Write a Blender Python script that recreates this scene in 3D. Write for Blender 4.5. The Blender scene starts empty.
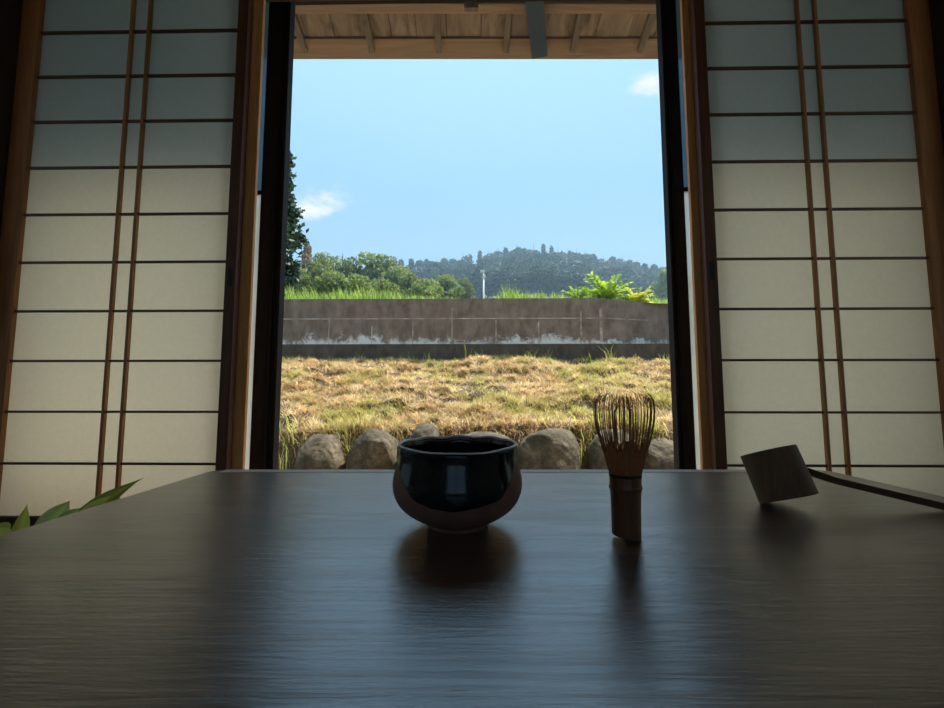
import bpy, bmesh, math, random
import numpy as np
from mathutils import Vector, Matrix

random.seed(7)
rng = np.random.default_rng(11)
S = bpy.context.scene
COL = S.collection
PI = math.pi
R = math.radians

# ------------------------------------------------------------------ camera
F = 430.0
PITCH, YAW = math.atan(F / 4988.0), R(1.0)
CAM = Vector((0, 0, 0.50))
ROT = Matrix.Rotation(YAW, 3, 'Z') @ Matrix.Rotation(PI / 2 + PITCH, 3, 'X')
cd = bpy.data.cameras.new('camera')
cam = bpy.data.objects.new('camera', cd)
COL.objects.link(cam)
cam.location = CAM
cam.rotation_euler = ROT.to_euler()
cd.sensor_width = 36
cd.lens = 36 * F / 944
cd.clip_start = 0.02
cd.clip_end = 600
S.camera = cam


def ray(px, py):
    return ROT @ Vector(((px - 472) / F, (354 - py) / F, -1))


def P(px, py, Y):
    d = ray(px, py)
    return CAM + d * (Y / d.y)


def T(px, py, z):
    d = ray(px, py)
    return CAM + d * ((z - CAM.z) / d.z)


# ------------------------------------------------------------------ object helpers
def tag(o, label=None, cat=None, group=None, kind=None):
    if label: o['label'] = label
    if cat: o['category'] = cat
    if group: o['group'] = group
    if kind: o['kind'] = kind
    return o


def empty(name, loc=(0, 0, 0), rz=0.0):
    o = bpy.data.objects.new(name, None)
    COL.objects.link(o)
    o.empty_display_size = 0.05
    o.location = loc
    o.rotation_euler = (0, 0, rz)
    return o


def link_mesh(name, me, mat, parent=None):
    o = bpy.data.objects.new(name, me)
    COL.objects.link(o)
    if mat is not None and len(me.materials) == 0:
        me.materials.append(mat)
    if parent is not None:
        o.parent = parent
    return o


class MB:
    """collects shapes, build() links them as one mesh object"""
    def __init__(self):
        self.bm = bmesh.new()

    def box(self, x0, x1, y0, y1, z0, z1, bev=0.0):
        b = bmesh.new()
        bmesh.ops.create_cube(b, size=1)
        for v in b.verts:
            v.co = Vector(((v.co.x + .5) * (x1 - x0) + x0, (v.co.y + .5) * (y1 - y0) + y0, (v.co.z + .5) * (z1 - z0) + z0))
        if bev > 0:
            bmesh.ops.bevel(b, geom=list(b.edges), offset=bev, segments=2, affect='EDGES', profile=.6)
        self._join(b)
        return self

    def _join(self, b):
        me = bpy.data.meshes.new('tmp')
        b.to_mesh(me)
        b.free()
        self.bm.from_mesh(me)
        bpy.data.meshes.remove(me)

    def prism(self, pts, z0, z1):
        b = self.bm
        lo = [b.verts.new((x, y, z0)) for x, y in pts]
        hi = [b.verts.new((x, y, z1)) for x, y in pts]
        n = len(pts)
        for i in range(n):
            b.faces.new((lo[i], lo[(i + 1) % n], hi[(i + 1) % n], hi[i]))
        b.faces.new(lo[::-1]); b.faces.new(hi)
        return self

    def tube(self, pts, radii, seg=6, caps=True):
        b = self.bm
        pts = [Vector(p) for p in pts]
        rings = []
        for i, p in enumerate(pts):
            t = (pts[min(i + 1, len(pts) - 1)] - pts[max(i - 1, 0)]).normalized()
            a = t.cross(Vector((0.13, 0.97, 0.2)))
            if a.length < 1e-3: a = t.cross(Vector((1, 0, 0)))
            a.normalize(); c = t.cross(a)
            r = radii[i] if hasattr(radii, '__len__') else radii
            rings.append([b.verts.new(p + (a * math.cos(2 * PI * k / seg) + c * math.sin(2 * PI * k / seg)) * r) for k in range(seg)])
        for q, w in zip(rings, rings[1:]):
            for k in range(seg):
                b.faces.new((q[k], q[(k + 1) % seg], w[(k + 1) % seg], w[k]))
        if caps:
            b.faces.new(rings[0][::-1]); b.faces.new(rings[-1])
        return self

    def slab(self, pts, w, h, side):
        """bar of rectangular section following pts; side = horizontal width direction"""
        b = self.bm
        rings = []
        pts = [Vector(p) for p in pts]
        for i, p in enumerate(pts):
            t = (pts[min(i + 1, len(pts) - 1)] - pts[max(i - 1, 0)]).normalized()
            s = (Vector(side) - t * t.dot(Vector(side))).normalized()
            u = t.cross(s)
            rings.append([b.verts.new(p + s * sx * w / 2 + u * sy * h / 2) for sx, sy in ((-1, -1), (1, -1), (1, 1), (-1, 1))])
        for q, r_ in zip(rings, rings[1:]):
            for k in range(4):
                b.faces.new((q[k], q[(k + 1) % 4], r_[(k + 1) % 4], r_[k]))
        b.faces.new(rings[0][::-1]); b.faces.new(rings[-1])
        return self

    def lathe(self, prof, seg=48, close=False, fn=None):
        b = self.bm
        rings = []
        for j, (r, z) in enumerate(prof):
            if r < 1e-6:
                rings.append([b.verts.new((0, 0, z))])
            else:
                row = []
                for k in range(seg):
                    a = 2 * PI * k / seg
                    co = Vector((r * math.cos(a), r * math.sin(a), z))
                    if fn: co = fn(co, a, j)
                    row.append(b.verts.new(co))
                rings.append(row)
        prs = list(zip(rings, rings[1:]))
        if close: prs.append((rings[-1], rings[0]))
        for q, w in prs:
            for k in range(seg):
                k2 = (k + 1) % seg
                if len(q) == 1 and len(w) > 1: b.faces.new((q[0], w[k2], w[k]))
                elif len(w) == 1 and len(q) > 1: b.faces.new((q[k], q[k2], w[0]))
                elif len(q) > 1: b.faces.new((q[k], q[k2], w[k2], w[k]))
        return self

    def build(self, name, mat, parent=None, smooth=False, fix=True):
        if fix: bmesh.ops.recalc_face_normals(self.bm, faces=list(self.bm.faces))
        me = bpy.data.meshes.new(name)
        self.bm.to_mesh(me); self.bm.free()
        if smooth:
            for p in me.polygons: p.use_smooth = True
        return link_mesh(name, me, mat, parent)


def np_mesh(name, verts, faces, mat, parent=None, col=None, smooth=False):
    """faces: (n,k) int array; col: (nverts,3) attribute 'tint' holding the thing's own colour"""
    me = bpy.data.meshes.new(name)
    verts = np.asarray(verts, np.float32); faces = np.asarray(faces, np.int32)
    n, k = faces.shape
    me.vertices.add(len(verts)); me.vertices.foreach_set('co', verts.ravel())
    me.loops.add(n * k); me.loops.foreach_set('vertex_index', faces.ravel())
    me.polygons.add(n)
    me.polygons.foreach_set('loop_start', np.arange(0, n * k, k, dtype=np.int32))
    me.polygons.foreach_set('loop_total', np.full(n, k, np.int32))
    if smooth: me.polygons.foreach_set('use_smooth', np.ones(n, bool))
    me.update(calc_edges=True)
    if col is not None:
        at = me.attributes.new('tint', 'FLOAT_COLOR', 'POINT')
        c4 = np.ones((len(verts), 4), np.float32); c4[:, :3] = col
        at.data.foreach_set('color', c4.ravel())
    return link_mesh(name, me, mat, parent)


# ------------------------------------------------------------------ materials
def new_mat(name):
    m = bpy.data.materials.new(name); m.use_nodes = True
    nt = m.node_tree; nt.nodes.clear()
    out = nt.nodes.new('ShaderNodeOutputMaterial')
    return m, nt, out


def N(nt, typ, **kw):
    n = nt.nodes.new(typ)
    for k, v in kw.items():
        if k.startswith('i_'):
            key = k[2:]
            key = int(key) if key.isdigit() else key.replace('_', ' ')
            n.inputs[key].default_value = v
        else:
            setattr(n, k, v)
    return n


def ramp(nt, fac, stops):
    r = nt.nodes.new('ShaderNodeValToRGB')
    e = r.color_ramp.elements
    while len(e) < len(stops): e.new(.5)
    for el, (p, c) in zip(e, stops):
        el.position = p; el.color = (*c, 1)
    nt.links.new(fac, r.inputs['Fac'])
    return r.outputs['Color']


def coords(nt, scale=(1, 1, 1), rot=(0, 0, 0)):
    tc = nt.nodes.new('ShaderNodeTexCoord')
    mp = nt.nodes.new('ShaderNodeMapping')
    mp.inputs['Scale'].default_value = scale
    mp.inputs['Rotation'].default_value = rot
    nt.links.new(tc.outputs['Object'], mp.inputs['Vector'])
    return mp.outputs['Vector']


def noise(nt, vec, scale=5, detail=4, rough=.55, dist=0.0):
    n = nt.nodes.new('ShaderNodeTexNoise')
    n.inputs['Scale'].default_value = scale
    n.inputs['Detail'].default_value = detail
    n.inputs['Roughness'].default_value = rough
    n.inputs['Distortion'].default_value = dist
    nt.links.new(vec, n.inputs['Vector'])
    return n.outputs['Fac']


def mat_noise(name, stops, stretch=(1, 1, 1), scale=6, rough=.6, bump=.15, detail=5, dist=.3, metallic=0, spec=.5, bdist=.002, coat=0):
    m, nt, out = new_mat(name)
    v = coords(nt, stretch)
    f = noise(nt, v, scale, detail, .6, dist)
    c = ramp(nt, f, stops)
    b = N(nt, 'ShaderNodeBsdfPrincipled', i_Roughness=rough, i_Metallic=metallic)
    b.inputs['Specular IOR Level'].default_value = spec
    b.inputs['Coat Weight'].default_value = coat
    nt.links.new(c, b.inputs['Base Color'])
    if bump:
        bp = N(nt, 'ShaderNodeBump', i_Strength=bump, i_Distance=bdist)
        nt.links.new(f, bp.inputs['Height']); nt.links.new(bp.outputs['Normal'], b.inputs['Normal'])
    nt.links.new(b.outputs['BSDF'], out.inputs['Surface'])
    return m


def wood(name, dark, light, along='z', scale=14, rough=.55, bump=.2, spec=.4, k=14):
    st = {'x': (1, k, k), 'y': (k, 1, k), 'z': (k, k, 1)}[along]
    st = tuple(s / k * 3 for s in st)
    mid = tuple((a + b) / 2 for a, b in zip(dark, light))
    return mat_noise(name, [(.3, dark), (.5, mid), (.72, light)], st, scale, rough, bump, 6, .8, spec=spec)


M = {}
M['shoji_wood'] = wood('shoji_wood', (.095, .036, .015), (.20, .084, .034), 'z', rough=.5)
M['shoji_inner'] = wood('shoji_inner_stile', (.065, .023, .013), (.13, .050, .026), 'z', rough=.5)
M['shoji_bar_lit'] = wood('shoji_upright_wood_lit', (.26, .105, .038), (.46, .20, .075), 'z', rough=.5)  # same screen wood lightened, side light painted into its colour
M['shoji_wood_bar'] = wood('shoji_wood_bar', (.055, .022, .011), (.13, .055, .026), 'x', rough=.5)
M['post_wood'] = wood('post_wood', (.028, .015, .011), (.06, .032, .022), 'z', rough=.6)
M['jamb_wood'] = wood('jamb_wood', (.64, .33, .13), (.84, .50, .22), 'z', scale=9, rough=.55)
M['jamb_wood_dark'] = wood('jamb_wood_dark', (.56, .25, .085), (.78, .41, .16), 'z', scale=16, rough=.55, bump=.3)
M['sash'] = mat_noise('sash_bronze', [(.3, (.014, .011, .011)), (.7, (.022, .017, .017))], scale=30, rough=.7, bump=.03, spec=.2)
M['eave_board'] = wood('eave_board', (.14, .10, .075), (.38, .285, .21), 'y', scale=5, rough=.8, bump=.4)
M['eave_long'] = wood('eave_long', (.18, .115, .075), (.38, .26, .175), 'x', scale=5, rough=.8, bump=.4)
M['rafter'] = wood('rafter_wood', (.12, .09, .07), (.26, .20, .15), 'y', scale=8, rough=.8, bump=.4)
M['backlit_blue'] = mat_noise('strap_glare_blue', [(.3, (.018, .045, .075)), (.7, (.026, .06, .095))], scale=12, rough=.5, bump=.05)  # blue of backlight and glare put into the strap's colour
M['plaster'] = mat_noise('plaster', [(.3, (.72, .65, .54)), (.7, (.82, .75, .63))], scale=40, rough=.9, bump=.2)
M['facade'] = mat_noise('facade_plaster', [(.3, (.42, .39, .34)), (.7, (.55, .52, .46))], scale=40, rough=.9, bump=.2)
M['tatami'] = mat_noise('tatami', [(.3, (.30, .25, .14)), (.7, (.42, .36, .21))], (3, 60, 3), 3, .8, .3)
M['ceil'] = wood('ceiling_wood', (.07, .045, .03), (.13, .085, .055), 'x', scale=6, rough=.7)
M['black'] = mat_noise('black_pull', [(.3, (.008, .008, .008)), (.7, (.015, .014, .013))], scale=20, rough=.4, bump=0)


def paper_mat(name, cols, trans):
    m, nt, out = new_mat(name)
    v = coords(nt, (1, 1, 1))
    f = noise(nt, v, 55, 6, .7, .5)
    c = ramp(nt, f, [(.3, cols[0]), (.7, cols[1])])
    d = N(nt, 'ShaderNodeBsdfDiffuse'); t = N(nt, 'ShaderNodeBsdfTranslucent')
    nt.links.new(c, d.inputs['Color']); nt.links.new(c, t.inputs['Color'])
    mx = N(nt, 'ShaderNodeMixShader', i_0=trans)
    nt.links.new(d.outputs[0], mx.inputs[1]); nt.links.new(t.outputs[0], mx.inputs[2])
    nt.links.new(mx.outputs[0], out.inputs['Surface'])
    return m


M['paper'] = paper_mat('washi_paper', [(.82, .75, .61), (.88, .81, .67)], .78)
M['paper_upper'] = paper_mat('washi_paper_upper', [(.66, .70, .66), (.72, .75, .71)], .60)  # upper sheets greyer and less translucent than the lower ones


def pane_mat(name, tcol, fcol, frost):
    m, nt, out = new_mat(name)
    tr = N(nt, 'ShaderNodeBsdfTransparent'); tr.inputs['Color'].default_value = (*tcol, 1)
    tl = N(nt, 'ShaderNodeBsdfTranslucent'); tl.inputs['Color'].default_value = (*fcol, 1)
    gl = N(nt, 'ShaderNodeBsdfGlossy', i_Roughness=.12)
    gl.inputs['Color'].default_value = (.9, .95, 1, 1)
    v = coords(nt)
    f = noise(nt, v, 120, 3)
    fr = nt.nodes.new('ShaderNodeMapRange')
    fr.inputs['To Min'].default_value = frost - .06; fr.inputs['To Max'].default_value = frost + .06
    nt.links.new(f, fr.inputs['Value'])
    a = N(nt, 'ShaderNodeMixShader'); nt.links.new(fr.outputs[0], a.inputs[0])
    nt.links.new(tr.outputs[0], a.inputs[1]); nt.links.new(tl.outputs[0], a.inputs[2])
    b = N(nt, 'ShaderNodeMixShader', i_0=.05)
    nt.links.new(a.outputs[0], b.inputs[1]); nt.links.new(gl.outputs[0], b.inputs[2])
    nt.links.new(b.outputs[0], out.inputs['Surface'])
    return m


M['pane_frost'] = pane_mat('frosted_glass', (.95, .97, .95), (.92, .92, .87), .62)
M['pane_tint'] = pane_mat('tinted_glass', (.34, .44, .50), (.30, .40, .45), .45)
M['pane_clear'] = pane_mat('clear_glass', (.96, .98, .97), (.9, .9, .9), .07)


def leafy(name, base, tl=.4, var=.25, rough=.55, use_tint=True):
    m, nt, out = new_mat(name)
    geo = nt.nodes.new('ShaderNodeObjectInfo')
    hsv = N(nt, 'ShaderNodeHueSaturation')
    mr = nt.nodes.new('ShaderNodeMapRange')
    mr.inputs['To Min'].default_value = 1 - var; mr.inputs['To Max'].default_value = 1 + var
    nt.links.new(geo.outputs['Random'], mr.inputs['Value'])
    nt.links.new(mr.outputs[0], hsv.inputs['Value'])
    if use_tint:
        at = N(nt, 'ShaderNodeAttribute', attribute_name='tint')
        mul = N(nt, 'ShaderNodeMix', data_type='RGBA', blend_type='MULTIPLY')
        mul.inputs['Factor'].default_value = 1
        mul.inputs['A'].default_value = (*base, 1)
        nt.links.new(at.outputs['Color'], mul.inputs['B'])
        nt.links.new(mul.outputs['Result'], hsv.inputs['Color'])
    else:
        v = coords(nt); f = noise(nt, v, 25, 4)
        c = ramp(nt, f, [(.3, tuple(.7 * q for q in base)), (.7, base)])
        nt.links.new(c, hsv.inputs['Color'])
    b = N(nt, 'ShaderNodeBsdfPrincipled', i_Roughness=rough)
    b.inputs['Specular IOR Level'].default_value = .25
    t = N(nt, 'ShaderNodeBsdfTranslucent')
    nt.links.new(hsv.outputs[0], b.inputs['Base Color']); nt.links.new(hsv.outputs[0], t.inputs['Color'])
    mx = N(nt, 'ShaderNodeMixShader', i_0=tl)
    nt.links.new(b.outputs[0], mx.inputs[1]); nt.links.new(t.outputs[0], mx.inputs[2])
    nt.links.new(mx.outputs[0], out.inputs['Surface'])
    return m


M['dry_grass'] = leafy('dry_grass', (1, 1, 1), .35, 0, .7)
M['green_grass'] = leafy('green_grass', (1, 1, 1), .5, 0, .6)
M['conifer'] = leafy('conifer_needles', (.038, .078, .055), .25, .3)
M['broadleaf'] = leafy('broadleaf', (.21, .27, .085), .4, .3)
M['shrub'] = leafy('shrub_leaf', (.32, .46, .06), .5, .1)
M['bark'] = mat_noise('bark', [(.3, (.06, .045, .035)), (.7, (.14, .11, .085))], (6, 6, 1), 5, .9, .4)
M['pot_leaf'] = leafy('potted_leaf', (.46, .54, .13), .5, .0, .4, use_tint=True)
M['stalk'] = mat_noise('leaf_stalk', [(.3, (.14, .20, .05)), (.7, (.22, .28, .08))], scale=20, rough=.5)
M['terracotta'] = mat_noise('pot_glaze', [(.3, (.10, .07, .05)), (.7, (.16, .11, .08))], scale=20, rough=.5)
M['soil'] = mat_noise('slope_soil', [(.35, (.045, .028, .013)), (.5, (.085, .055, .027)), (.68, (.15, .10, .05))], scale=25, rough=.95, bump=.9, bdist=.03)
M['field'] = mat_noise('field_ground', [(.3, (.07, .10, .03)), (.7, (.15, .18, .06))], scale=2, rough=.95, bump=.4)
M['gravel'] = mat_noise('yard_ground', [(.3, (.20, .165, .12)), (.7, (.36, .30, .21))], scale=14, rough=.95, bump=.5, bdist=.02)
M['pole'] = mat_noise('pole_grey', [(.3, (.55, .57, .58)), (.7, (.66, .67, .68))], scale=3, rough=.5, bump=.05)


def stone_mat():
    m, nt, out = new_mat('boulder_stone')
    v = coords(nt)
    f = noise(nt, v, 5, 8, .68, .4); g = noise(nt, v, 22, 6, .7, 0)
    c1 = ramp(nt, f, [(.32, (.035, .027, .016)), (.5, (.090, .068, .042)), (.68, (.20, .155, .10))])
    c2 = ramp(nt, g, [(.4, (.42, .44, .26)), (.62, (1, 1, 1))])
    mul = N(nt, 'ShaderNodeMix', data_type='RGBA', blend_type='MULTIPLY'); mul.inputs['Factor'].default_value = .8
    nt.links.new(c1, mul.inputs['A']); nt.links.new(c2, mul.inputs['B'])
    b = N(nt, 'ShaderNodeBsdfPrincipled', i_Roughness=.9)
    nt.links.new(mul.outputs['Result'], b.inputs['Base Color'])
    bp = N(nt, 'ShaderNodeBump', i_Strength=.7, i_Distance=.02)
    nt.links.new(g, bp.inputs['Height']); nt.links.new(bp.outputs[0], b.inputs['Normal'])
    nt.links.new(b.outputs[0], out.inputs['Surface'])
    return m


M['stone'] = stone_mat()


def concrete_mat(name, dark, light, bottom_z=None):
    """weathered concrete with run-down streaks and white mineral bloom along its lower joint"""
    m, nt, out = new_mat(name)
    v = coords(nt); vs = coords(nt, (2.2, 2.2, .8))
    f = noise(nt, v, 3, 8, .65, .2); s = noise(nt, vs, 3, 6, .6, .4)
    c = ramp(nt, f, [(.3, dark), (.7, light)])
    st = ramp(nt, s, [(.36, (.62, .58, .55)), (.6, (1, 1, 1))])
    mul = N(nt, 'ShaderNodeMix', data_type='RGBA', blend_type='MULTIPLY'); mul.inputs['Factor'].default_value = .8
    nt.links.new(c, mul.inputs['A']); nt.links.new(st, mul.inputs['B'])
    col = mul.outputs['Result']
    if bottom_z is not None:
        tc = nt.nodes.new('ShaderNodeTexCoord'); sx = nt.nodes.new('ShaderNodeSeparateXYZ')
        nt.links.new(tc.outputs['Object'], sx.inputs[0])
        mr = nt.nodes.new('ShaderNodeMapRange')
        mr.inputs['From Min'].default_value = bottom_z; mr.inputs['From Max'].default_value = bottom_z + .38
        mr.inputs['To Min'].default_value = .30; mr.inputs['To Max'].default_value = -.25
        nt.links.new(sx.outputs['Z'], mr.inputs['Value'])
        vb = coords(nt, (2.6, 2.6, 2.6)); g = noise(nt, vb, 2.4, 8, .72, .8)
        lf_ = noise(nt, coords(nt, (1, 1, .3)), 1.1, 4, .6)
        wt = N(nt, 'ShaderNodeMath', operation='MULTIPLY_ADD'); wt.inputs[1].default_value = .9; wt.inputs[2].default_value = -.45
        nt.links.new(lf_, wt.inputs[0])
        ad0 = N(nt, 'ShaderNodeMath', operation='ADD'); nt.links.new(mr.outputs[0], ad0.inputs[0]); nt.links.new(wt.outputs[0], ad0.inputs[1])
        ad = N(nt, 'ShaderNodeMath', operation='ADD'); nt.links.new(ad0.outputs[0], ad.inputs[0]); nt.links.new(g, ad.inputs[1])
        th = nt.nodes.new('ShaderNodeMapRange')
        th.inputs['From Min'].default_value = .62; th.inputs['From Max'].default_value = .80
        nt.links.new(ad.outputs[0], th.inputs['Value'])
        mx = N(nt, 'ShaderNodeMix', data_type='RGBA'); nt.links.new(th.outputs[0], mx.inputs['Factor'])
        nt.links.new(col, mx.inputs['A']); mx.inputs['B'].default_value = (.62, .58, .54, 1)
        col = mx.outputs['Result']
    b = N(nt, 'ShaderNodeBsdfPrincipled', i_Roughness=.92)
    nt.links.new(col, b.inputs['Base Color'])
    bp = N(nt, 'ShaderNodeBump', i_Strength=.4, i_Distance=.01)
    nt.links.new(f, bp.inputs['Height']); nt.links.new(bp.outputs[0], b.inputs['Normal'])
    nt.links.new(b.outputs[0], out.inputs['Surface'])
    return m


def table_mat():
    m, nt, out = new_mat('dark_walnut_top')
    v = coords(nt, (1.0, 9, 9)); w = coords(nt, (1.6, 30, 30)); u = coords(nt, (7, 40, 7))
    f = noise(nt, v, 3.0, 7, .6, 1.2)
    g = noise(nt, w, 6, 6, .65, .6)
    h = noise(nt, u, 9, 4, .6, .3)
    c = ramp(nt, f, [(.30, (.032, .014, .008)), (.45, (.078, .036, .020)), (.58, (.13, .064, .035)), (.72, (.24, .13, .068))])
    gg = ramp(nt, g, [(.3, (.55, .52, .5)), (.65, (1, 1, 1))])
    mul = N(nt, 'ShaderNodeMix', data_type='RGBA', blend_type='MULTIPLY'); mul.inputs['Factor'].default_value = .8
    nt.links.new(c, mul.inputs['A']); nt.links.new(gg, mul.inputs['B'])
    b = N(nt, 'ShaderNodeBsdfPrincipled')
    b.inputs['Specular IOR Level'].default_value = .6
    b.inputs['IOR'].default_value = 1.9; b.inputs['Anisotropic'].default_value = .65; b.inputs['Coat Roughness'].default_value = .24; b.inputs['Coat IOR'].default_value = 2.0
    cw = nt.nodes.new('ShaderNodeMapRange'); cw.inputs['From Min'].default_value = .38; cw.inputs['From Max'].default_value = .62
    cw.inputs['To Min'].default_value = 1.0; cw.inputs['To Max'].default_value = .75
    nt.links.new(noise(nt, coords(nt, (1.3, 10, 10)), 2.2, 6, .62, 1.5), cw.inputs['Value']); nt.links.new(cw.outputs[0], b.inputs['Coat Weight'])
    tg = N(nt, 'ShaderNodeCombineXYZ'); tg.inputs['Y'].default_value = 1; nt.links.new(tg.outputs[0], b.inputs['Tangent'])
    nt.links.new(mul.outputs['Result'], b.inputs['Base Color'])
    mr = nt.nodes.new('ShaderNodeMapRange')
    mr.inputs['From Min'].default_value = .3; mr.inputs['From Max'].default_value = .7
    mr.inputs['To Min'].default_value = .32; mr.inputs['To Max'].default_value = .44
    nt.links.new(f, mr.inputs['Value']); nt.links.new(mr.outputs[0], b.inputs['Roughness'])
    ad = N(nt, 'ShaderNodeMath', operation='ADD'); nt.links.new(g, ad.inputs[0]); nt.links.new(f, ad.inputs[1])
    bp = N(nt, 'ShaderNodeBump', i_Strength=.32, i_Distance=.0013)
    nt.links.new(ad.outputs[0], bp.inputs['Height'])
    bp2 = N(nt, 'ShaderNodeBump', i_Strength=.25, i_Distance=.0006)
    nt.links.new(h, bp2.inputs['Height']); nt.links.new(bp.outputs[0], bp2.inputs['Normal'])
    nt.links.new(bp2.outputs[0], b.inputs['Normal']); nt.links.new(bp2.outputs[0], b.inputs['Coat Normal'])
    nt.links.new(b.outputs[0], out.inputs['Surface'])
    return m


M['table'] = table_mat()
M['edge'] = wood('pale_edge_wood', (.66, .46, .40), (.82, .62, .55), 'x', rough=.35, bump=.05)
M['clay'] = mat_noise('bare_clay', [(.3, (.18, .088, .066)), (.7, (.27, .145, .11))], scale=45, rough=.6, bump=.3, bdist=.0006)
M['glaze'] = mat_noise('black_glaze', [(.3, (.006, .007, .010)), (.7, (.013, .014, .018))], scale=30, rough=.15, bump=.05, bdist=.0008, spec=.4)
M['rim_sky_sheen'] = mat_noise('rim_sky_sheen', [(.3, (.50, .54, .58)), (.7, (.64, .68, .72))], scale=60, rough=.16, bump=.03, spec=.6, bdist=.0004)
M['bamboo'] = wood('smoked_bamboo', (.11, .042, .017), (.21, .088, .036), 'z', scale=40, rough=.4, bump=.15)
M['tine'] = mat_noise('bamboo_tine', [(.3, (.32, .115, .040)), (.7, (.46, .18, .065))], scale=50, rough=.5, bump=0)
M['thread'] = mat_noise('dark_thread', [(.3, (.01, .008, .008)), (.7, (.02, .016, .014))], (1, 1, 1), 300, .8, .3)
M['ladle'] = wood('ladle_bamboo', (.12, .066, .032), (.20, .115, .058), 'z', scale=30, rough=.6, bump=.1)
M['ladle_handle'] = wood('ladle_handle', (.06, .03, .015), (.11, .057, .03), 'x', scale=20, rough=.4, bump=.1)

SUN_EL, SUN_AZ = R(57), R(55)          # in front of the house, well to the right
# ------------------------------------------------------------------ world & sun
W = bpy.data.worlds.new('sky'); S.world = W; W.use_nodes = True
nt = W.node_tree; nt.nodes.clear()
wo = nt.nodes.new('ShaderNodeOutputWorld'); bg = nt.nodes.new('ShaderNodeBackground')
tc = nt.nodes.new('ShaderNodeTexCoord'); sx = nt.nodes.new('ShaderNodeSeparateXYZ')
nt.links.new(tc.outputs['Generated'], sx.inputs[0])
sky = ramp(nt, sx.outputs['Z'], [(0.0, (.44, .64, .83)), (.25, (.275, .50, .80)), (.42, (.30, .57, .90)), (.645, (.44, .75, 1.0)), (.70, (.9, 1.3, 1.65)), (1.0, (.9, 1.2, 1.5))])
# clouds: a few soft banks at fixed directions in the sky
cl_n = nt.nodes.new('ShaderNodeTexNoise'); cl_n.inputs['Scale'].default_value = 14; cl_n.inputs['Detail'].default_value = 7; cl_n.inputs['Roughness'].default_value = .62
mpn = nt.nodes.new('ShaderNodeMapping'); mpn.inputs['Scale'].default_value = (1, 1, 2.2)
nt.links.new(tc.outputs['Generated'], mpn.inputs[0]); nt.links.new(mpn.outputs[0], cl_n.inputs['Vector'])
last = sky
for (px, py, rad, gain) in ((326, 197, .12, .9), (309, 210, .10, .9), (653, 83, .09, .9), (100, 120, .3, .8), (900, 220, .3, .7)):
    d = ray(px, py).normalized()
    sub = N(nt, 'ShaderNodeVectorMath', operation='SUBTRACT'); sub.inputs[1].default_value = d
    nt.links.new(tc.outputs['Generated'], sub.inputs[0])
    sc = N(nt, 'ShaderNodeVectorMath', operation='MULTIPLY'); sc.inputs[1].default_value = (1, 1, 2.0)
    nt.links.new(sub.outputs[0], sc.inputs[0])
    ln = N(nt, 'ShaderNodeVectorMath', operation='LENGTH'); nt.links.new(sc.outputs[0], ln.inputs[0])
    mr = nt.nodes.new('ShaderNodeMapRange')
    mr.inputs['From Min'].default_value = 0; mr.inputs['From Max'].default_value = rad
    mr.inputs['To Min'].default_value = .42; mr.inputs['To Max'].default_value = -.35
    nt.links.new(ln.outputs['Value'], mr.inputs['Value'])
    ad = N(nt, 'ShaderNodeMath', operation='ADD'); nt.links.new(mr.outputs[0], ad.inputs[0]); nt.links.new(cl_n.outputs['Fac'], ad.inputs[1])
    th = nt.nodes.new('ShaderNodeMapRange'); th.interpolation_type = 'SMOOTHSTEP'
    th.inputs['From Min'].default_value = .52; th.inputs['From Max'].default_value = 1.0; th.inputs['To Max'].default_value = gain
    nt.links.new(ad.outputs[0], th.inputs['Value'])
    mx = N(nt, 'ShaderNodeMix', data_type='RGBA'); nt.links.new(th.outputs[0], mx.inputs['Factor'])
    nt.links.new(last, mx.inputs['A']); mx.inputs['B'].default_value = (.88, .88, .90, 1)
    last = mx.outputs['Result']
dt = N(nt, 'ShaderNodeVectorMath', operation='DOT_PRODUCT')
dt.inputs[1].default_value = (math.sin(SUN_AZ) * math.cos(SUN_EL), math.cos(SUN_AZ) * math.cos(SUN_EL), math.sin(SUN_EL))
nt.links.new(tc.outputs['Generated'], dt.inputs[0])
au = nt.nodes.new('ShaderNodeMapRange'); au.interpolation_type = 'SMOOTHERSTEP'
au.inputs['From Min'].default_value = .875; au.inputs['From Max'].default_value = 1.0; au.inputs['To Max'].default_value = 1.0
nt.links.new(dt.outputs['Value'], au.inputs['Value'])
glow = N(nt, 'ShaderNodeMix', data_type='RGBA'); glow.inputs['A'].default_value = (0, 0, 0, 1); glow.inputs['B'].default_value = (4, 4, 3.8, 1)
nt.links.new(au.outputs[0], glow.inputs['Factor'])
sm = N(nt, 'ShaderNodeMix', data_type='RGBA', blend_type='ADD'); sm.inputs['Factor'].default_value = 1
nt.links.new(last, sm.inputs['A']); nt.links.new(glow.outputs['Result'], sm.inputs['B']); last = sm.outputs['Result']
nt.links.new(last, bg.inputs['Color']); bg.inputs['Strength'].default_value = .88
nt.links.new(bg.outputs[0], wo.inputs['Surface'])

sl = bpy.data.lights.new('sun', 'SUN'); so = bpy.data.objects.new('sun', sl); COL.objects.link(so)
sl.energy = 7.5; sl.angle = R(.53); sl.color = (1, .93, .80)
sd = Vector((math.sin(SUN_AZ) * math.cos(SUN_EL), math.cos(SUN_AZ) * math.cos(SUN_EL), math.sin(SUN_EL)))
so.rotation_euler = sd.to_track_quat('Z', 'Y').to_euler()
so.location = (3, 6, 12)

# ------------------------------------------------------------------ room shell
YS = 1.55                       # inner face of the paper screens
YG = 1.75                       # glass sash plane
XL = P(9, 200, YS).x            # outer edge of screens, left / right
XR = P(943, 200, YS).x
Z0 = P(80, 516, YS).z           # lower edge of paper
PITCH_Z = (P(80, 34, YS).z - Z0) / 10
ZT = Z0 + 11 * PITCH_Z


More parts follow.
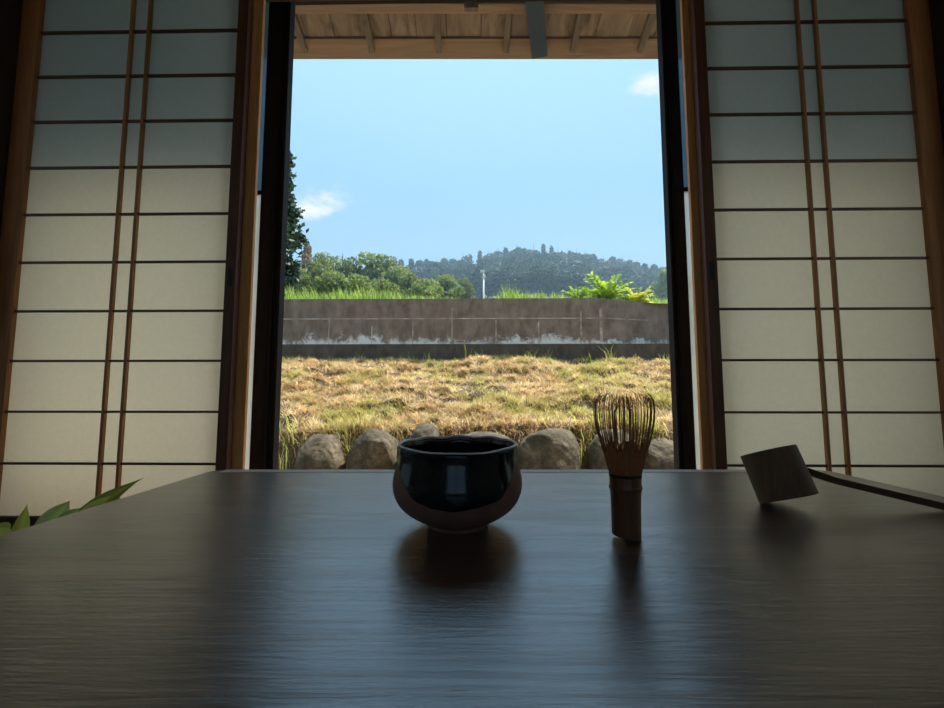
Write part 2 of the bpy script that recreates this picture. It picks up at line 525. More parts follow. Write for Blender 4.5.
def struct(name, mb, mat, parent=None, label=None, cat=None):
    o = mb.build(name, mat, parent)
    if parent is None: tag(o, label, cat, kind='structure')
    return o


RXL, RXR = XL - .30, XR + .30
struct('floor', MB().box(RXL, RXR, -2.6, 1.50, -.06, 0), M['tatami'], label='tatami floor of the dim room', cat='floor')
struct('ceiling', MB().box(RXL, RXR, -2.6, 1.66, 2.55, 2.62), M['ceil'], label='dark board ceiling of the dim room', cat='ceiling')
struct('roof', MB().box(RXL - 1.5, RXR + 1.5, -3.4, 1.6, 2.63, 2.78), M['ceil'], label='roof of the house with an overhang added to block the sun', cat='roof')  # overhang sized to keep the sun out of the side windows
for nq, xq in ((8, XL), (9, XR - .055)):  # blocks added behind the paper to darken its outer edges
    struct('trim_%d' % nq, MB().box(xq, xq + .055, 1.575, 1.735, .012, ZT + .13, .003), M['post_wood'], label='unseen block added to shade the outer edge of the %s paper screen' % ('left' if nq == 8 else 'right'), cat='post')
struct('wall_back', MB().box(RXL, -.95, -2.72, -2.6, 0, 2.55).box(.95, RXR, -2.72, -2.6, 0, 2.55).box(-.95, .95, -2.72, -2.6, 0, .35).box(-.95, .95, -2.72, -2.6, 1.65, 2.55), M['plaster'], label='plain plaster wall behind the table', cat='wall')
wr = empty('window_3', (0, -2.66, .35)); tag(wr, 'wide unseen fill window added in the wall behind the table', 'window', kind='structure')  # added out of view as fill, suggested by a reflection in the bowl
for q_ in ((-.95, -.89, 0, 1.3), (.89, .95, 0, 1.3), (-.025, .025, 0, 1.3), (-.89, .89, 0, .06), (-.89, .89, 1.24, 1.3)):
    MB().box(q_[0], q_[1], -.03, .03, q_[2], q_[3], .003).build('window_frame', M['post_wood'], wr)
for q_ in ((-.89, -.025), (.025, .89)):
    MB().box(q_[0], q_[1], -.002, .002, .06, 1.24).build('glass_pane', M['pane_clear'], wr)
for nw, xw, sdn in ((4, RXL - .05, 'left'), (5, RXR + .05, 'right')):  # side windows added out of view to light the tabletop things
    wq = empty('window_%d' % nw, (xw, .75, .3)); tag(wq, 'unseen fill window added in the %s side wall beside the table' % sdn, 'window', kind='structure')
    for q_ in ((-.6, -.54, 0, 1.8), (.54, .6, 0, 1.8), (-.025, .025, 0, 1.8), (-.54, .54, 0, .06), (-.54, .54, 1.74, 1.8)):
        MB().box(-.03, .03, q_[0], q_[1], q_[2], q_[3], .003).build('window_frame', M['post_wood'], wq)
    for q_ in ((-.54, -.025), (.025, .54)):
        MB().box(-.002, .002, q_[0], q_[1], .06, 1.74).build('glass_pane', M['pane_frost'], wq)
struct('ground_garden', MB().box(-14, 14, -22, 1.60, -.62, -.50), M['gravel'], label='unseen yard behind the house, added to bounce sunlight', cat='ground')  # unseen ground added to bounce warm sun into the back window
struct('wall_left', MB().box(RXL - .1, RXL, -2.6, .15, 0, 2.55).box(RXL - .1, RXL, 1.35, 1.6, 0, 2.55).box(RXL - .1, RXL, .15, 1.35, 0, .3).box(RXL - .1, RXL, .15, 1.35, 2.1, 2.55), M['plaster'], label='plain plaster side wall at the left of the screens', cat='wall')
struct('wall_right', MB().box(RXR, RXR + .1, -2.6, .15, 0, 2.55).box(RXR, RXR + .1, 1.35, 1.6, 0, 2.55).box(RXR, RXR + .1, .15, 1.35, 0, .3).box(RXR, RXR + .1, .15, 1.35, 2.1, 2.55), M['plaster'], label='plain plaster side wall at the right of the screens', cat='wall')
mb = MB().box(RXL, RXR, 1.58, 1.68, ZT + .14, 3.0)
mb.box(-4.5, XL - .005, 1.62, 1.82, -.5, 3.0).box(XR + .005, 4.5, 1.62, 1.82, -.5, 3.0)
mb.box(XL - .01, XR + .01, 1.70, 1.82, 2.36, 3.0)
mb.box(XL - .13, XL - .005, 1.82, 2.45, -.5, 2.75).box(XR + .005, XR + .13, 1.82, 2.45, -.5, 2.75)  # sleeve walls added outside to shade the outer parts of the paper
struct('wall_front', mb, M['facade'], label='plastered house wall around the screened opening', cat='wall')
struct('trim_1', MB().box(XL - .13, XL - .002, 1.46, 1.60, 0, 2.55, .004), M['post_wood'], label='dark wooden corner post left of the screens', cat='post')
struct('trim_2', MB().box(XR + .002, XR + .13, 1.46, 1.60, 0, 2.55, .004), M['post_wood'], label='dark wooden corner post right of the screens', cat='post')
struct('wall_niche_left', MB().box(RXL, XL - .13, 1.50, 1.62, 0, 2.55), M['plaster'], label='narrow plaster strip beside left corner post', cat='wall')
struct('wall_niche_right', MB().box(XR + .13, RXR, 1.50, 1.62, 0, 2.55), M['plaster'], label='narrow plaster strip beside right corner post', cat='wall')
struct('trim_3', MB().box(XL, XR, 1.49, 1.66, ZT + .045, ZT + .16, .003), M['post_wood'], label='dark wooden head rail above the paper screens', cat='beam')
struct('trim_4', MB().box(XL - .01, XR + .01, 1.50, 1.84, -.06, .012), M['jamb_wood'], label='wooden sill track under the paper screens', cat='sill')


# ------------------------------------------------------------------ paper screens
def shoji(name, xo, xi, bars, label, pull_px):
    """xo / xi: px of the paper's outer and inner edge at y=412; bars: px of the two upright bars"""
    sgn = 1 if xi > xo else -1
    po, pi_ = P(xo, 412, YS - .012).x, P(xi, 412, YS - .012).x
    eo = XL + .001 if sgn > 0 else XR - .001
    ei = P(229.5 if sgn > 0 else 712.8, 412, YS - .015).x
    root = empty(name, ((eo + ei) / 2, YS, 0))
    tag(root, label, 'paper screen', 'paper screens beside the opening', 'structure')
    off = -Vector(root.location)

    def part(nm, mb, mat):
        o = mb.build(nm, mat, root); o.data.transform(Matrix.Translation(off)); return o
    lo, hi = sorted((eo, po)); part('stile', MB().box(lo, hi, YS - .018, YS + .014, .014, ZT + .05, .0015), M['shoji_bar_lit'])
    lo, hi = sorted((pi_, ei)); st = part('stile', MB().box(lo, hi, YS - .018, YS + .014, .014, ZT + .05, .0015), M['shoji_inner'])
    a, b = sorted((po, pi_))
    part('bottom_rail', MB().box(a, b, YS - .018, YS + .014, .014, Z0, .0015), M['post_wood'])
    part('top_rail', MB().box(a, b, YS - .018, YS + .014, ZT, ZT + .05, .0015), M['shoji_wood_bar'])
    for i in range(1, 11):
        z = Z0 + i * PITCH_Z
        part('horizontal_bar', MB().box(a, b, YS - .011, YS - .001, z - .0042, z + .0042, .0008), M['shoji_wood_bar'])
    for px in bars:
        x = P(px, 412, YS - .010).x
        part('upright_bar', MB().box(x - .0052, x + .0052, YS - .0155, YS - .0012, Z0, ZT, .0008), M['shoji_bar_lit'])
    zs = Z0 + 7 * PITCH_Z

    def sheet(nm, za, zb, mat, lab=None):
        b_ = MB(); n = 8
        vs = [[b_.bm.verts.new((a + (b - a) * i / n, YS, za + (zb - za) * j / n)) for i in range(n + 1)] for j in range(n + 1)]
        for j in range(n):
            for i in range(n): b_.bm.faces.new((vs[j][i], vs[j][i + 1], vs[j + 1][i + 1], vs[j + 1][i]))
        o = part(nm, b_, mat)
        if lab: o['label'] = lab
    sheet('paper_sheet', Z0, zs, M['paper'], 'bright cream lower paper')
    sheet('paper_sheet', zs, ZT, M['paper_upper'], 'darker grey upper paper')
    zc = P(pull_px[0], pull_px[1], YS - .018).z; xc = (pi_ + ei) / 2
    pl = MB(); pl.box(xc - .009, xc + .009, YS - .0195, YS - .0175, zc - .035, zc + .035, .0008)
    o = pl.build('finger_pull', M['black'], st); o.data.transform(Matrix.Translation(off))
    return root


shoji('door_1', 4.5, 219, (103.8, 122.6), 'sliding paper screen with a wooden lattice, left of the open doorway', (232, 277))
shoji('door_2', 944, 723.8, (825.2, 844.3), 'sliding paper screen with a wooden lattice, right of the open doorway', (711, 271))

# ------------------------------------------------------------------ light wood jambs
for i, (a, m_, b, side) in enumerate(((229, 237, 244, 'left'), (716, 709, 701.5, 'right'))):
    xa, xm, xb = P(a, 440, 1.575).x, P(m_, 440, 1.575).x, P(b, 440, 1.575).x
    ov = -.02 if i == 0 else .02
    r_ = empty('trim_%d' % (5 + i), ((xa + xb) / 2, 1.6, 0)); tag(r_, 'pale orange wooden jamb on the %s of the open doorway' % side, 'door jamb', kind='structure')
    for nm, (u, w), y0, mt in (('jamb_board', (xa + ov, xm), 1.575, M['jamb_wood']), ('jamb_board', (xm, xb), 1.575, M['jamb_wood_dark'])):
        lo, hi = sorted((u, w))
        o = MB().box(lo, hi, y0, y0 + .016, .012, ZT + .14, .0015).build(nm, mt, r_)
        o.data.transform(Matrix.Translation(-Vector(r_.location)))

# ------------------------------------------------------------------ glass sash doors behind the screens
for i, (xin, xglass, xout, side) in enumerate(((275.5, 250.3, XL, 'left'), (676.5, 695, XR, 'right'))):
    s = 1 if i == 0 else -1
    a = P(xin, 440, YG).x; g = P(xglass, 440, YG - .02).x
    zt = 2.36
    w = abs(a - g)
    r_ = empty('window_%d' % (i + 1), (a, YG, .012)); tag(r_, 'dark bronze framed glass door pushed aside on the %s' % side, 'glass door', kind='structure')
    X = lambda t: s * (t - 1) * w      # 0 = glass side, 1 = opening side, local
    prof = [(X(0), -.02), (X(.55), -.02), (X(.55), -.008), (X(.58), -.008), (X(.58), -.022), (X(.72), -.022), (X(.72), -.004), (X(.77), -.004), (X(.77), -.012),
            (X(.84), -.012), (X(.84), -.002), (X(.88), -.002), (X(.88), -.014), (X(1), -.014), (X(1), .03), (X(0), .03)]
    MB().prism(prof, 0, zt).build('door_stile', M['sash'], r_)
    xo = (xout - a)
    lo, hi = sorted((xo, X(0)))
    MB().box(lo, hi, -.012, .012, 0, .06).build('bottom_rail', M['sash'], r_)
    MB().box(lo, hi, -.012, .012, zt - .06, zt).build('top_rail', M['sash'], r_)
    zm = P(256, 193, YG).z - .012
    MB().box(lo, hi, -.006, .012, zm - .008, zm + .008).build('middle_rail', M['sash'], r_)
    o = MB().box(lo, hi, 0, .003, .06, zm - .008).build('glass_pane', M['pane_frost'], r_); o['label'] = 'pale frosted lower pane'
    o = MB().box(lo, hi, 0, .003, zm + .008, zt - .06).build('glass_pane', M['pane_tint'], r_); o['label'] = 'dark bluish upper pane'
struct('trim_7', MB().box(XL, XR, YG - .05, YG + .05, P(472, 2.5, YG + .05).z, 2.42), M['sash'], label='dark bronze head frame over the glass doors', cat='door frame')

# ------------------------------------------------------------------ eaves
ev = empty('eaves', (0, 2.5, 2.9), YAW); tag(ev, 'weathered board eaves with rafters over the doorway', 'eaves', kind='structure')


def evp(nm, mb, mat, lab=None):
    o = mb.build(nm, mat, ev); o.data.transform(Matrix.Translation(-Vector(ev.location)))
    if lab: o['label'] = lab
    return o


def sloped(x0, x1, ya, yb, zf, th):
    b = MB(); vs = []
    for (x, y, dz) in ((x0, ya, 0), (x1, ya, 0), (x1, yb, 0), (x0, yb, 0), (x0, ya, th), (x1, ya, th), (x1, yb, th), (x0, yb, th)):
        vs.append(b.bm.verts.new((x, y, zf(y) + dz)))
    for f in ((0, 3, 2, 1), (4, 5, 6, 7), (0, 1, 5, 4), (1, 2, 6, 5), (2, 3, 7, 6), (3, 0, 4, 7)):
        b.bm.faces.new([vs[k] for k in f])
    return b


zr = lambda y: 2.857 - .30 * (y - 2.5)           # underside of rafters
x = -3.2; k = 0
while x < 3.2:                                    # soffit boards running outwards
    wd = .15 + .08 * random.random()
    evp('soffit_board', sloped(x, x + wd - .004, 1.7, 2.68, lambda y: zr(y) + .046 + .003 * (k % 2), .015), M['eave_board']); x += wd; k += 1
evp('roof_deck', sloped(-3.3, 3.3, 1.6, 2.80, lambda y: zr(y) + .075, .05), M['post_wood'])
evp('edge_board', sloped(-3.2, 3.2, 2.672, 2.800, lambda y: zr(y) + .030, .05), M['eave_long'])
evp('eave_beam', MB().box(-3.2, 3.2, 2.43, 2.50, 2.853, 2.875, .004), M['eave_long'])
x3 = P(438, 40, 2.62).x
for k in range(-5, 7):
    xc = x3 + k * .455
    evp('rafter', sloped(xc - .02, xc + .02, 1.75, 2.735, zr, .05), M['rafter'])
evp('beam_block', MB().box(P(464, 5, 2.42).x, P(478, 5, 2.42).x, 2.40, 2.43, 2.80, 2.875, .003), M['rafter'])
pa, pb = P(533.5, -4, 2.33), P(540.5, 56, 2.74)
evp('steel_strap', MB().slab([pa, pb], .105, .012, (1, 0, 0)), M['backlit_blue'], 'dark steel strap slanting under boards, backlit blue in its colour')

# ------------------------------------------------------------------ table and the things on it
TZ = CAM.z - .13
ca, cb = T(212, 469.8, TZ), T(825, 469.3, TZ)
u = Vector((math.cos(YAW), math.sin(YAW), 0)); v = Vector((-math.sin(YAW), math.cos(YAW), 0))
ux0, ux1 = ca.dot(u), cb.dot(u); vf = (ca.dot(v) + cb.dot(v)) / 2
tb = empty('low_table', (0, 0, 0), YAW)
tag(tb, 'low dark walnut table with a streaky glossy top in front of the doorway', 'table')
top = MB()
r_c = .012
bmq = bmesh.new(); bmesh.ops.create_cube(bmq, size=1)
for q in bmq.verts:
    q.co = Vector((ux0 if q.co.x < 0 else ux1, .045 if q.co.y < 0 else vf, TZ - .032 if q.co.z < 0 else TZ))
vert_e = [e for e in bmq.edges if abs(e.verts[0].co.z - e.verts[1].co.z) > .01]
bmesh.ops.bevel(bmq, geom=vert_e, offset=.022, segments=6, affect='EDGES', profile=.5)
tops = [e for e in bmq.edges if all(abs(w_.co.z - TZ) < 1e-5 for w_ in e.verts) and len(e.link_faces) == 2 and any(abs(f.normal.z) < .5 for f in e.link_faces)]
bmesh.ops.bevel(bmq, geom=tops, offset=.006, segments=4, affect='EDGES', profile=.5)
top._join(bmq)
tt = top.build('tabletop', M['table'], tb)
for p in tt.data.polygons: p.use_smooth = abs(p.normal.z) < .999 and abs(p.normal.z) > .02
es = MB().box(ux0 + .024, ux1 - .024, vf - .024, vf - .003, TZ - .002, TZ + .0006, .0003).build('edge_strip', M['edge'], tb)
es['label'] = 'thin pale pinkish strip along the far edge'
for sx_ in (ux0 + .06, ux1 - .06):
    for sy_ in (.10, vf - .06):
        MB().box(sx_ - .025, sx_ + .025, sy_ - .025, sy_ + .025, 0, TZ - .0325, .004).build('leg', M['table'], tb)
for sy_ in (.10, vf - .06):
    MB().box(ux0 + .085, ux1 - .085, sy_ - .011, sy_ + .011, TZ - .09, TZ - .0325).build('apron', M['table'], tb)

# --- tea bowl
bc = T(457.5, 524.5, TZ)
bowl = empty('tea_bowl', bc, YAW)
tag(bowl, 'round black glazed tea bowl with bare brown clay at its sides, on the dark table', 'bowl')
outer = [(0, .003), (.020, .003), (.0235, .0), (.0290, .0), (.0300, .001), (.0305, .0045), (.036, .0065), (.047, .0125), (.0558, .020), (.0608, .0285), (.0630, .037), (.0626, .046), (.0607, .054), (.0588, .062), (.0580, .069), (.0582, .0755)]
inner = [(.0579, .0772), (.0567, .0782), (.0553, .0776), (.0545, .074), (.0545, .066), (.0570, .054), (.0588, .043), (.0565, .033), (.049, .022), (.034, .013), (.016, .010), (0, .0095)]


def wob(co, a, j):
    """hand-thrown unevenness, growing to the rim"""
    t = min(1, max(0, co.z / .078))
    k = 1 + .012 * t * math.sin(2 * a + .6) + .006 * t * math.sin(5 * a + 2)
    return Vector((co.x * k, co.y * k, co.z + t ** 3 * (.0007 * math.sin(2 * a + 1.2) + .0011 * (math.exp(-((math.sin(a) - 1) ** 2) * 9) * math.sin(9 * a)) + .0003 * math.sin(7 * a) + .0018 * math.sin(a))))


def fine(prof, n=4):
    out = []
    for (a, b), (c, d) in zip(prof, prof[1:]):
        for k in range(n): out.append((a + (c - a) * k / n, b + (d - b) * k / n))
    return out + [prof[-1]]


def smooth_prof(prof, it=3):
    for _ in range(it):
        q = [prof[0]]
        for (a, b), (c, d) in zip(prof, prof[1:]):
            q += [(a * .75 + c * .25, b * .75 + d * .25), (a * .25 + c * .75, b * .25 + d * .75)]
        prof = q + [prof[-1]]
    return prof


full = smooth_prof(outer + inner, 2)
MB().lathe(full, 96, fn=wob).build('bowl_body', M['clay'], bowl, smooth=True)
# black glaze coat: outside wall down to a wavy drip line, over the rim, whole inside
TH = [-180, -150, -120, -90, -67, -47, -35, -20, 0, 20, 38, 52, 67, 90, 120, 150, 180]
ZD = [.022, .028, .050, .071, .063, .046, .036, .0295, .0290, .0305, .036, .047, .063, .072, .050, .026, .022]


def drip(a):
    # a = angle about z, 0 = +x; front (towards camera) is -y
    th = math.degrees(math.atan2(math.cos(a), -math.sin(a)))
    return float(np.interp(th, TH, ZD)) + .0008 * math.sin(9 * a)


seg = 128
gl = MB(); cols = []
ring_o = smooth_prof(outer, 2); ro = [p for p in ring_o if p[1] > .008]
zo = np.array([p[1] for p in ro]); rr = np.array([p[0] for p in ro])
prof_in = [p for p in full if p not in ring_o]
ti = max(range(len(full)), key=lambda k: full[k][1])
inside = full[ti - 4:]
rows = 26
grid = []
for k in range(seg):
    a = 2 * PI * k / seg
    zl = drip(a); zh = full[ti - 5][1]
    colv = []
    for j in range(rows + 1):
        z = zl + (zh - zl) * j / rows
        r0 = float(np.interp(z, zo, rr))
        th_ = .0009 * min(1, (j + .15) / 2.0)
        colv.append(wob(Vector(((r0 + th_) * math.cos(a), (r0 + th_) * math.sin(a), z)), a, 0))
    for (r0, z) in inside[1:-1]:
        dz = .0006
        colv.append(wob(Vector(((r0 - (0.0006 if z < .074 else -.0001)) * math.cos(a), (r0 - (0.0006 if z < .074 else -.0001)) * math.sin(a), z + dz)), a, 0))
    grid.append([gl.bm.verts.new(c) for c in colv])
for k in range(seg):
    q, w_ = grid[k], grid[(k + 1) % seg]
    for j in range(len(q) - 1): gl.bm.faces.new((q[j], w_[j], w_[j + 1], q[j + 1]))
gl.bm.faces.new([grid[k][-1] for k in range(seg)])
gz = gl.build('black_glaze_coat', M['glaze'], bowl, smooth=True); gz['label'] = 'glossy black glaze with a wavy lower edge'
# thin pale rim line, sky reflection painted into its colour
rim = MB()
rr_, rz_ = full[ti]
tor = [(rr_ + .0016 * math.cos(t), rz_ - .0004 + .0014 * math.sin(t)) for t in [2 * PI * k / 10 for k in range(10)]]
rim.lathe(tor, 96, close=True, fn=wob)
ri = rim.build('rim', M['rim_sky_sheen'], bowl, smooth=True); ri.parent = bowl.children[0]
ri['label'] = 'thin shiny rim with a pale sky reflection in its colour'

# --- bamboo whisk
wc = T(626.5, 538.5, TZ)
wh = empty('tea_whisk', wc, YAW); wh.rotation_euler = (0, 0, YAW)
tag(wh, 'upright bamboo tea whisk with many curved tines, standing on the table', 'whisk')
sc = (wc - CAM).dot(ROT @ Vector((0, 0, -1))) / F          # metres per pixel at the whisk
hh = 63 * sc                                              # handle height to the thread


def cut(co, a, j):
    if j <= 1: co.z += max(0, (-co.x + .0125)) * .17
    return co


lean = lambda z: z * math.tan(R(.6))
hp = [(0, 0), (14.1 * sc, 0), (14.2 * sc, 9 * sc), (14.4 * sc, 30 * sc), (14.8 * sc, 45 * sc), (15.6 * sc, 48.5 * sc), (16.4 * sc, 50 * sc), (15.9 * sc, 51.5 * sc), (15.3 * sc, 54 * sc), (15.6 * sc, 60 * sc), (15.5 * sc, 64 * sc), (14 * sc, 65 * sc), (0, 65 * sc)]
ho = MB().lathe(hp, 40, fn=lambda co, a, j: cut(Vector((co.x + lean(co.z), co.y, co.z)), a, j)).build('handle', M['bamboo'], wh, smooth=True)
md = ho.modifiers.new('edge', 'EDGE_SPLIT'); md.split_angle = R(50)
tz0 = 62.5 * sc
th = MB()
for k, zz in enumerate((61.6, 62.9)):
    t_ = [((15.3 + .6 * math.cos(q)) * sc, (zz + .75 * math.sin(q)) * sc) for q in [2 * PI * i / 8 for i in range(8)]]
    th.lathe(t_, 40, close=True, fn=lambda co, a, j: Vector((co.x + lean(co.z), co.y, co.z)))
th.build('binding_thread', M['thread'], wh, smooth=True)


def tine(a, prof, rad):
    pts, rs = [], []
    for i, (r0, z0) in enumerate(prof):
        pts.append(Vector((r0 * sc * math.cos(a) + lean(z0 * sc), r0 * sc * math.sin(a), z0 * sc)))
        rs.append(rad * (1 - .55 * i / (len(prof) - 1)))
    return MB().tube(pts, rs, 5).build('tine', M['tine'], wh, smooth=True)


n_out = 46
for k in range(n_out):
    a = 2 * PI * (k + .3 * random.random()) / n_out
    w1 = 1 + random.uniform(-.05, .04); hz = random.uniform(-4, 1.5)
    prof = [(14.6, 62), (16.5, 70), (19.8, 82), (23.5, 94), (26.8 * w1, 106), (28.8 * w1, 118), (29.4 * w1, 128), (28.6 * w1, 137 + hz * .6), (26.0 * w1, 142 + hz), (23.5 * w1, 144 + hz)]
    tine(a, prof, .66 * sc)
n_in = 24
for k in range(n_in):
    a = 2 * PI * (k + .5 * random.random()) / n_in
    w1 = random.uniform(.25, 1.25); hz = random.uniform(-10, 2)
    prof = [(11.5, 62), (11.8, 76), (11.0 * w1 + 1.0, 95), (10.5 * w1 + 2, 112), (12.0 * w1 + 1, 126), (10.0 * w1, 136 + hz), (5.5 * w1, 143 + hz)]
    tine(a, prof, .6 * sc)
# the split cane below the tines is still one sleeve
MB().lathe([(14.9 * sc, 62 * sc), (16.8 * sc, 71 * sc), (20.1 * sc, 83 * sc), (22.6 * sc, 91 * sc), (22.0 * sc, 91 * sc), (19.3 * sc, 83 * sc), (13.5 * sc, 66 * sc)], 52,
           fn=lambda co, a, j: Vector((co.x + lean(co.z), co.y, co.z + (.004 * math.sin(23 * a) + .004 * math.sin(7 * a + 1) if j in (3, 4) else 0)))).build('tine_root', M['tine'], wh, smooth=True)

# --- water ladle
ax = Vector((-.17, .29, .917)).normalized(); ax = (Matrix.Rotation(YAW, 3, 'Z') @ ax)
d0 = ray(777.7, 474.0)
# depth so that the cup's lowest rim point rests on the table
CR, CL = 1.0, 1.0
t_ = .5
for _ in range(20):
    c_ = CAM + d0 * t_
    CR = 25.3 * t_ / F; CL = 47.0 * t_ / F
    low = c_.z - (CL / 2 * ax.z + CR * math.sqrt(1 - ax.z ** 2))
    t_ *= (CAM.z - TZ) / max(1e-6, (CAM.z - low))
cc = CAM + d0 * t_
z_ax = ax; x_ax = (u - ax * u.dot(ax)).normalized(); y_ax = z_ax.cross(x_ax)
cm = Matrix((x_ax, y_ax, z_ax)).transposed()
lowp = cc - ax * CL / 2 + (-(Vector((0, 0, 1)) - ax * ax.z)).normalized() * CR
ld = empty('water_ladle', lowp, 0)
tag(ld, 'bamboo water ladle lying tipped with its long handle across the table corner', 'ladle')
cp = MB().lathe([(0, -CL / 2), (CR * .97, -CL / 2), (CR, -CL / 2 + .001), (CR, CL / 2 - .0006), (CR - .0006, CL / 2), (CR - .003, CL / 2), (CR - .0034, CL / 2 - .001), (CR - .0034, -CL / 2 + .005), (0, -CL / 2 + .005)], 64).build('cup', M['ladle'], ld, smooth=True)
cp.data.transform(Matrix.Translation(cc - lowp) @ cm.to_4x4())
md = cp.modifiers.new('edge', 'EDGE_SPLIT'); md.split_angle = R(40)
ap = cc + x_ax * (CR - .001) - ax * .000
h0 = P(805, 470.5, ap.y - .004)
e1 = T(944, 506.5, TZ + .004); e2 = T(834, 480.5, TZ + .004)
dirn = (e1 - e2).normalized()
h1 = P(833, 480.2, h0.y - .002)
edge_x = ux1 / math.cos(YAW)
hm = T(950, 508.0, TZ + .0045)
h2 = hm + (hm - h1).normalized() * .02; h2.z = TZ + .0045
h3 = h2 + Vector(((h2 - h1).x, (h2 - h1).y, 0)).normalized() * .16
hn = MB().slab([h0, h1, hm, h2, h3], .011, .0075, v)
hob = hn.build('handle', M['ladle_handle'], ld); hob.data.transform(Matrix.Translation(-lowp))
hob['label'] = 'long thin dark handle'

# --- leafy plant beside the table
pr = empty('potted_plant', (-.66, .60, 0))
tag(pr, 'leafy green plant standing beside the table in front of the left paper screen', 'plant')
po = Vector(pr.location)
MB().lathe([(0, 0), (.07, 0), (.075, .01), (.092, .13), (.098, .14), (.090, .14), (.086, .125), (0, .125)], 32).build('pot', M['terracotta'], pr, smooth=True)


def leaf_blade(pts, wmax, up, col1, col2, nm='leaf', fold=.35):
    pts = [Vector(p) for p in pts]
    n = 12
    cen = []
    for i in range(n + 1):
        t = i / n
        a = pts[0].lerp(pts[1], t); b = pts[1].lerp(pts[2], t); cen.append(a.lerp(b, t))
    vs, cs, fs = [], [], []
    for i, c in enumerate(cen):
        t = i / n
        w_ = wmax * (math.sin(PI * min(1, t * .92 + .06)) ** .8) * (1 - t ** 4)
        tg = (cen[min(i + 1, n)] - cen[max(i - 1, 0)]).normalized()
        sd_ = tg.cross(Vector(up)).normalized(); nn = sd_.cross(tg).normalized()
        for s_ in (-1, -.5, 0, .5, 1):
            vs.append(c + sd_ * s_ * w_ + nn * abs(s_) * w_ * fold)
            cs.append(col2 if s_ == 0 else col1 if s_ < 0 else tuple(q * 1.12 for q in col1))
    for i in range(n):
        for k in range(4): fs.append((i * 5 + k, i * 5 + k + 1, i * 5 + k + 6, i * 5 + k + 5))
    return np_mesh(nm, [tuple(q - po) for q in vs], fs, M['pot_leaf'], pr, np.array(cs), True)


stem_top = Vector((-.66, .60, .28))
MB().tube([Vector((0, 0, .12)), Vector((.005, 0, .2)), Vector((0, 0, .30))], [.007, .006, .004], 8).build('stem', M['shrub'] if False else M['bark'], pr, smooth=True)
cam_up = (CAM - Vector((-.5, .6, .35))).normalized()
sp = Vector((-.655, .60, .27))
leaf_blade([P(58, 545, .585), P(92, 505, .60), P(144, 477.5, .64)], .0135, cam_up + Vector((.35, 0, .9)), (.62, .58, .50), (.9, .95, .7))
leaf_blade([P(74, 536, .575), P(90, 506, .585), P(112, 495.5, .60)], .010, cam_up + Vector((0, 0, .3)), (1.5, 1.35, 1.5), (1.5, 1.4, 1.4))
leaf_blade([P(36, 556, .565), P(56, 513, .57), P(70.5, 500.5, .58)], .017, cam_up, (1.1, 1.2, 2.0), (1.6, 1.6, 2.2))
leaf_blade([P(56, 545, .56), P(66, 514, .565), P(81, 508, .57)], .012, cam_up, (.95, 1.05, 1.4), (1.3, 1.3, 1.6))
leaf_blade([P(12, 566, .535), P(22, 524, .54), P(27.5, 503.5, .54)], .0085, cam_up, (1.25, 1.1, 1.0), (1.6, 1.4, 1.2))
leaf_blade([P(14, 560, .53), P(4, 534, .535), P(-8, 527, .53)], .012, cam_up, (1.0, 1.05, 1.0), (1.3, 1.3, 1.0))
leaf_blade([sp + Vector((-.02, 0, 0)), Vector((-.74, .66, .30)), Vector((-.80, .72, .28))], .02, (0, 0, 1), (1.0, 1.05, 1.0), (1.3, 1.3, 1.0))
for bx in (P(58, 545, .585), P(36, 556, .565), P(12, 566, .535), P(56, 545, .56), P(74, 536, .575), P(14, 560, .53)):
    q0 = Vector((0, 0, .12)); q1 = Vector(bx) - po
    MB().tube([q0, q0.lerp(q1, .5) + Vector((0, 0, .02)), q1], [.004, .0035, .003], 6).build('leaf_stalk', M['stalk'], pr, True)


# ------------------------------------------------------------------ outdoors: noise helper
def vnoise(x, y, seed=0):
    xi, yi = np.floor(x).astype(np.int64), np.floor(y).astype(np.int64)
    fx, fy = x - xi, y - yi
    fx, fy = fx * fx * (3 - 2 * fx), fy * fy * (3 - 2 * fy)

    def h(a, b):
        n_ = (a * 374761393 + b * 668265263 + seed * 982451653) & 0x7fffffff
        n_ = ((n_ ^ (n_ >> 13)) * 1274126177) & 0x7fffffff
        return ((n_ ^ (n_ >> 16)) & 0xffff) / 65535.0
    return (h(xi, yi) * (1 - fx) + h(xi + 1, yi) * fx) * (1 - fy) + (h(xi, yi + 1) * (1 - fx) + h(xi + 1, yi + 1) * fx) * fy


YB, ZB = 4.55, .10                                   # brow of the bank
YW = 8.5                                             # retaining wall face
ZWB = P(472, 359, YW).z                            # ground at wall foot
ZWT = P(472, 298.5, YW).z


def bank(x, y):
    t = np.clip((y - YB) / (YW - YB), -.3, 1.05)
    base = ZB + (ZWB - ZB) * t
    b = .15 * (vnoise(x * 1.1, y * 1.5, 1) - .5) + .13 * (vnoise(x * 2.4, y * 3.4, 2) - .5) + .13 * (vnoise(x * 6.5, y * 8, 3) - .5) + .05 * (vnoise(x * 15, y * 17, 4) - .5)
    fade = np.clip((YW - y) / .6, .35, 1)
    front = np.clip((y - YB) / .45, 0, 1)
    drop = np.where(y < YB, (YB - y) * 1.6, 0)
    return base + b * fade * (.4 + .6 * front) - drop


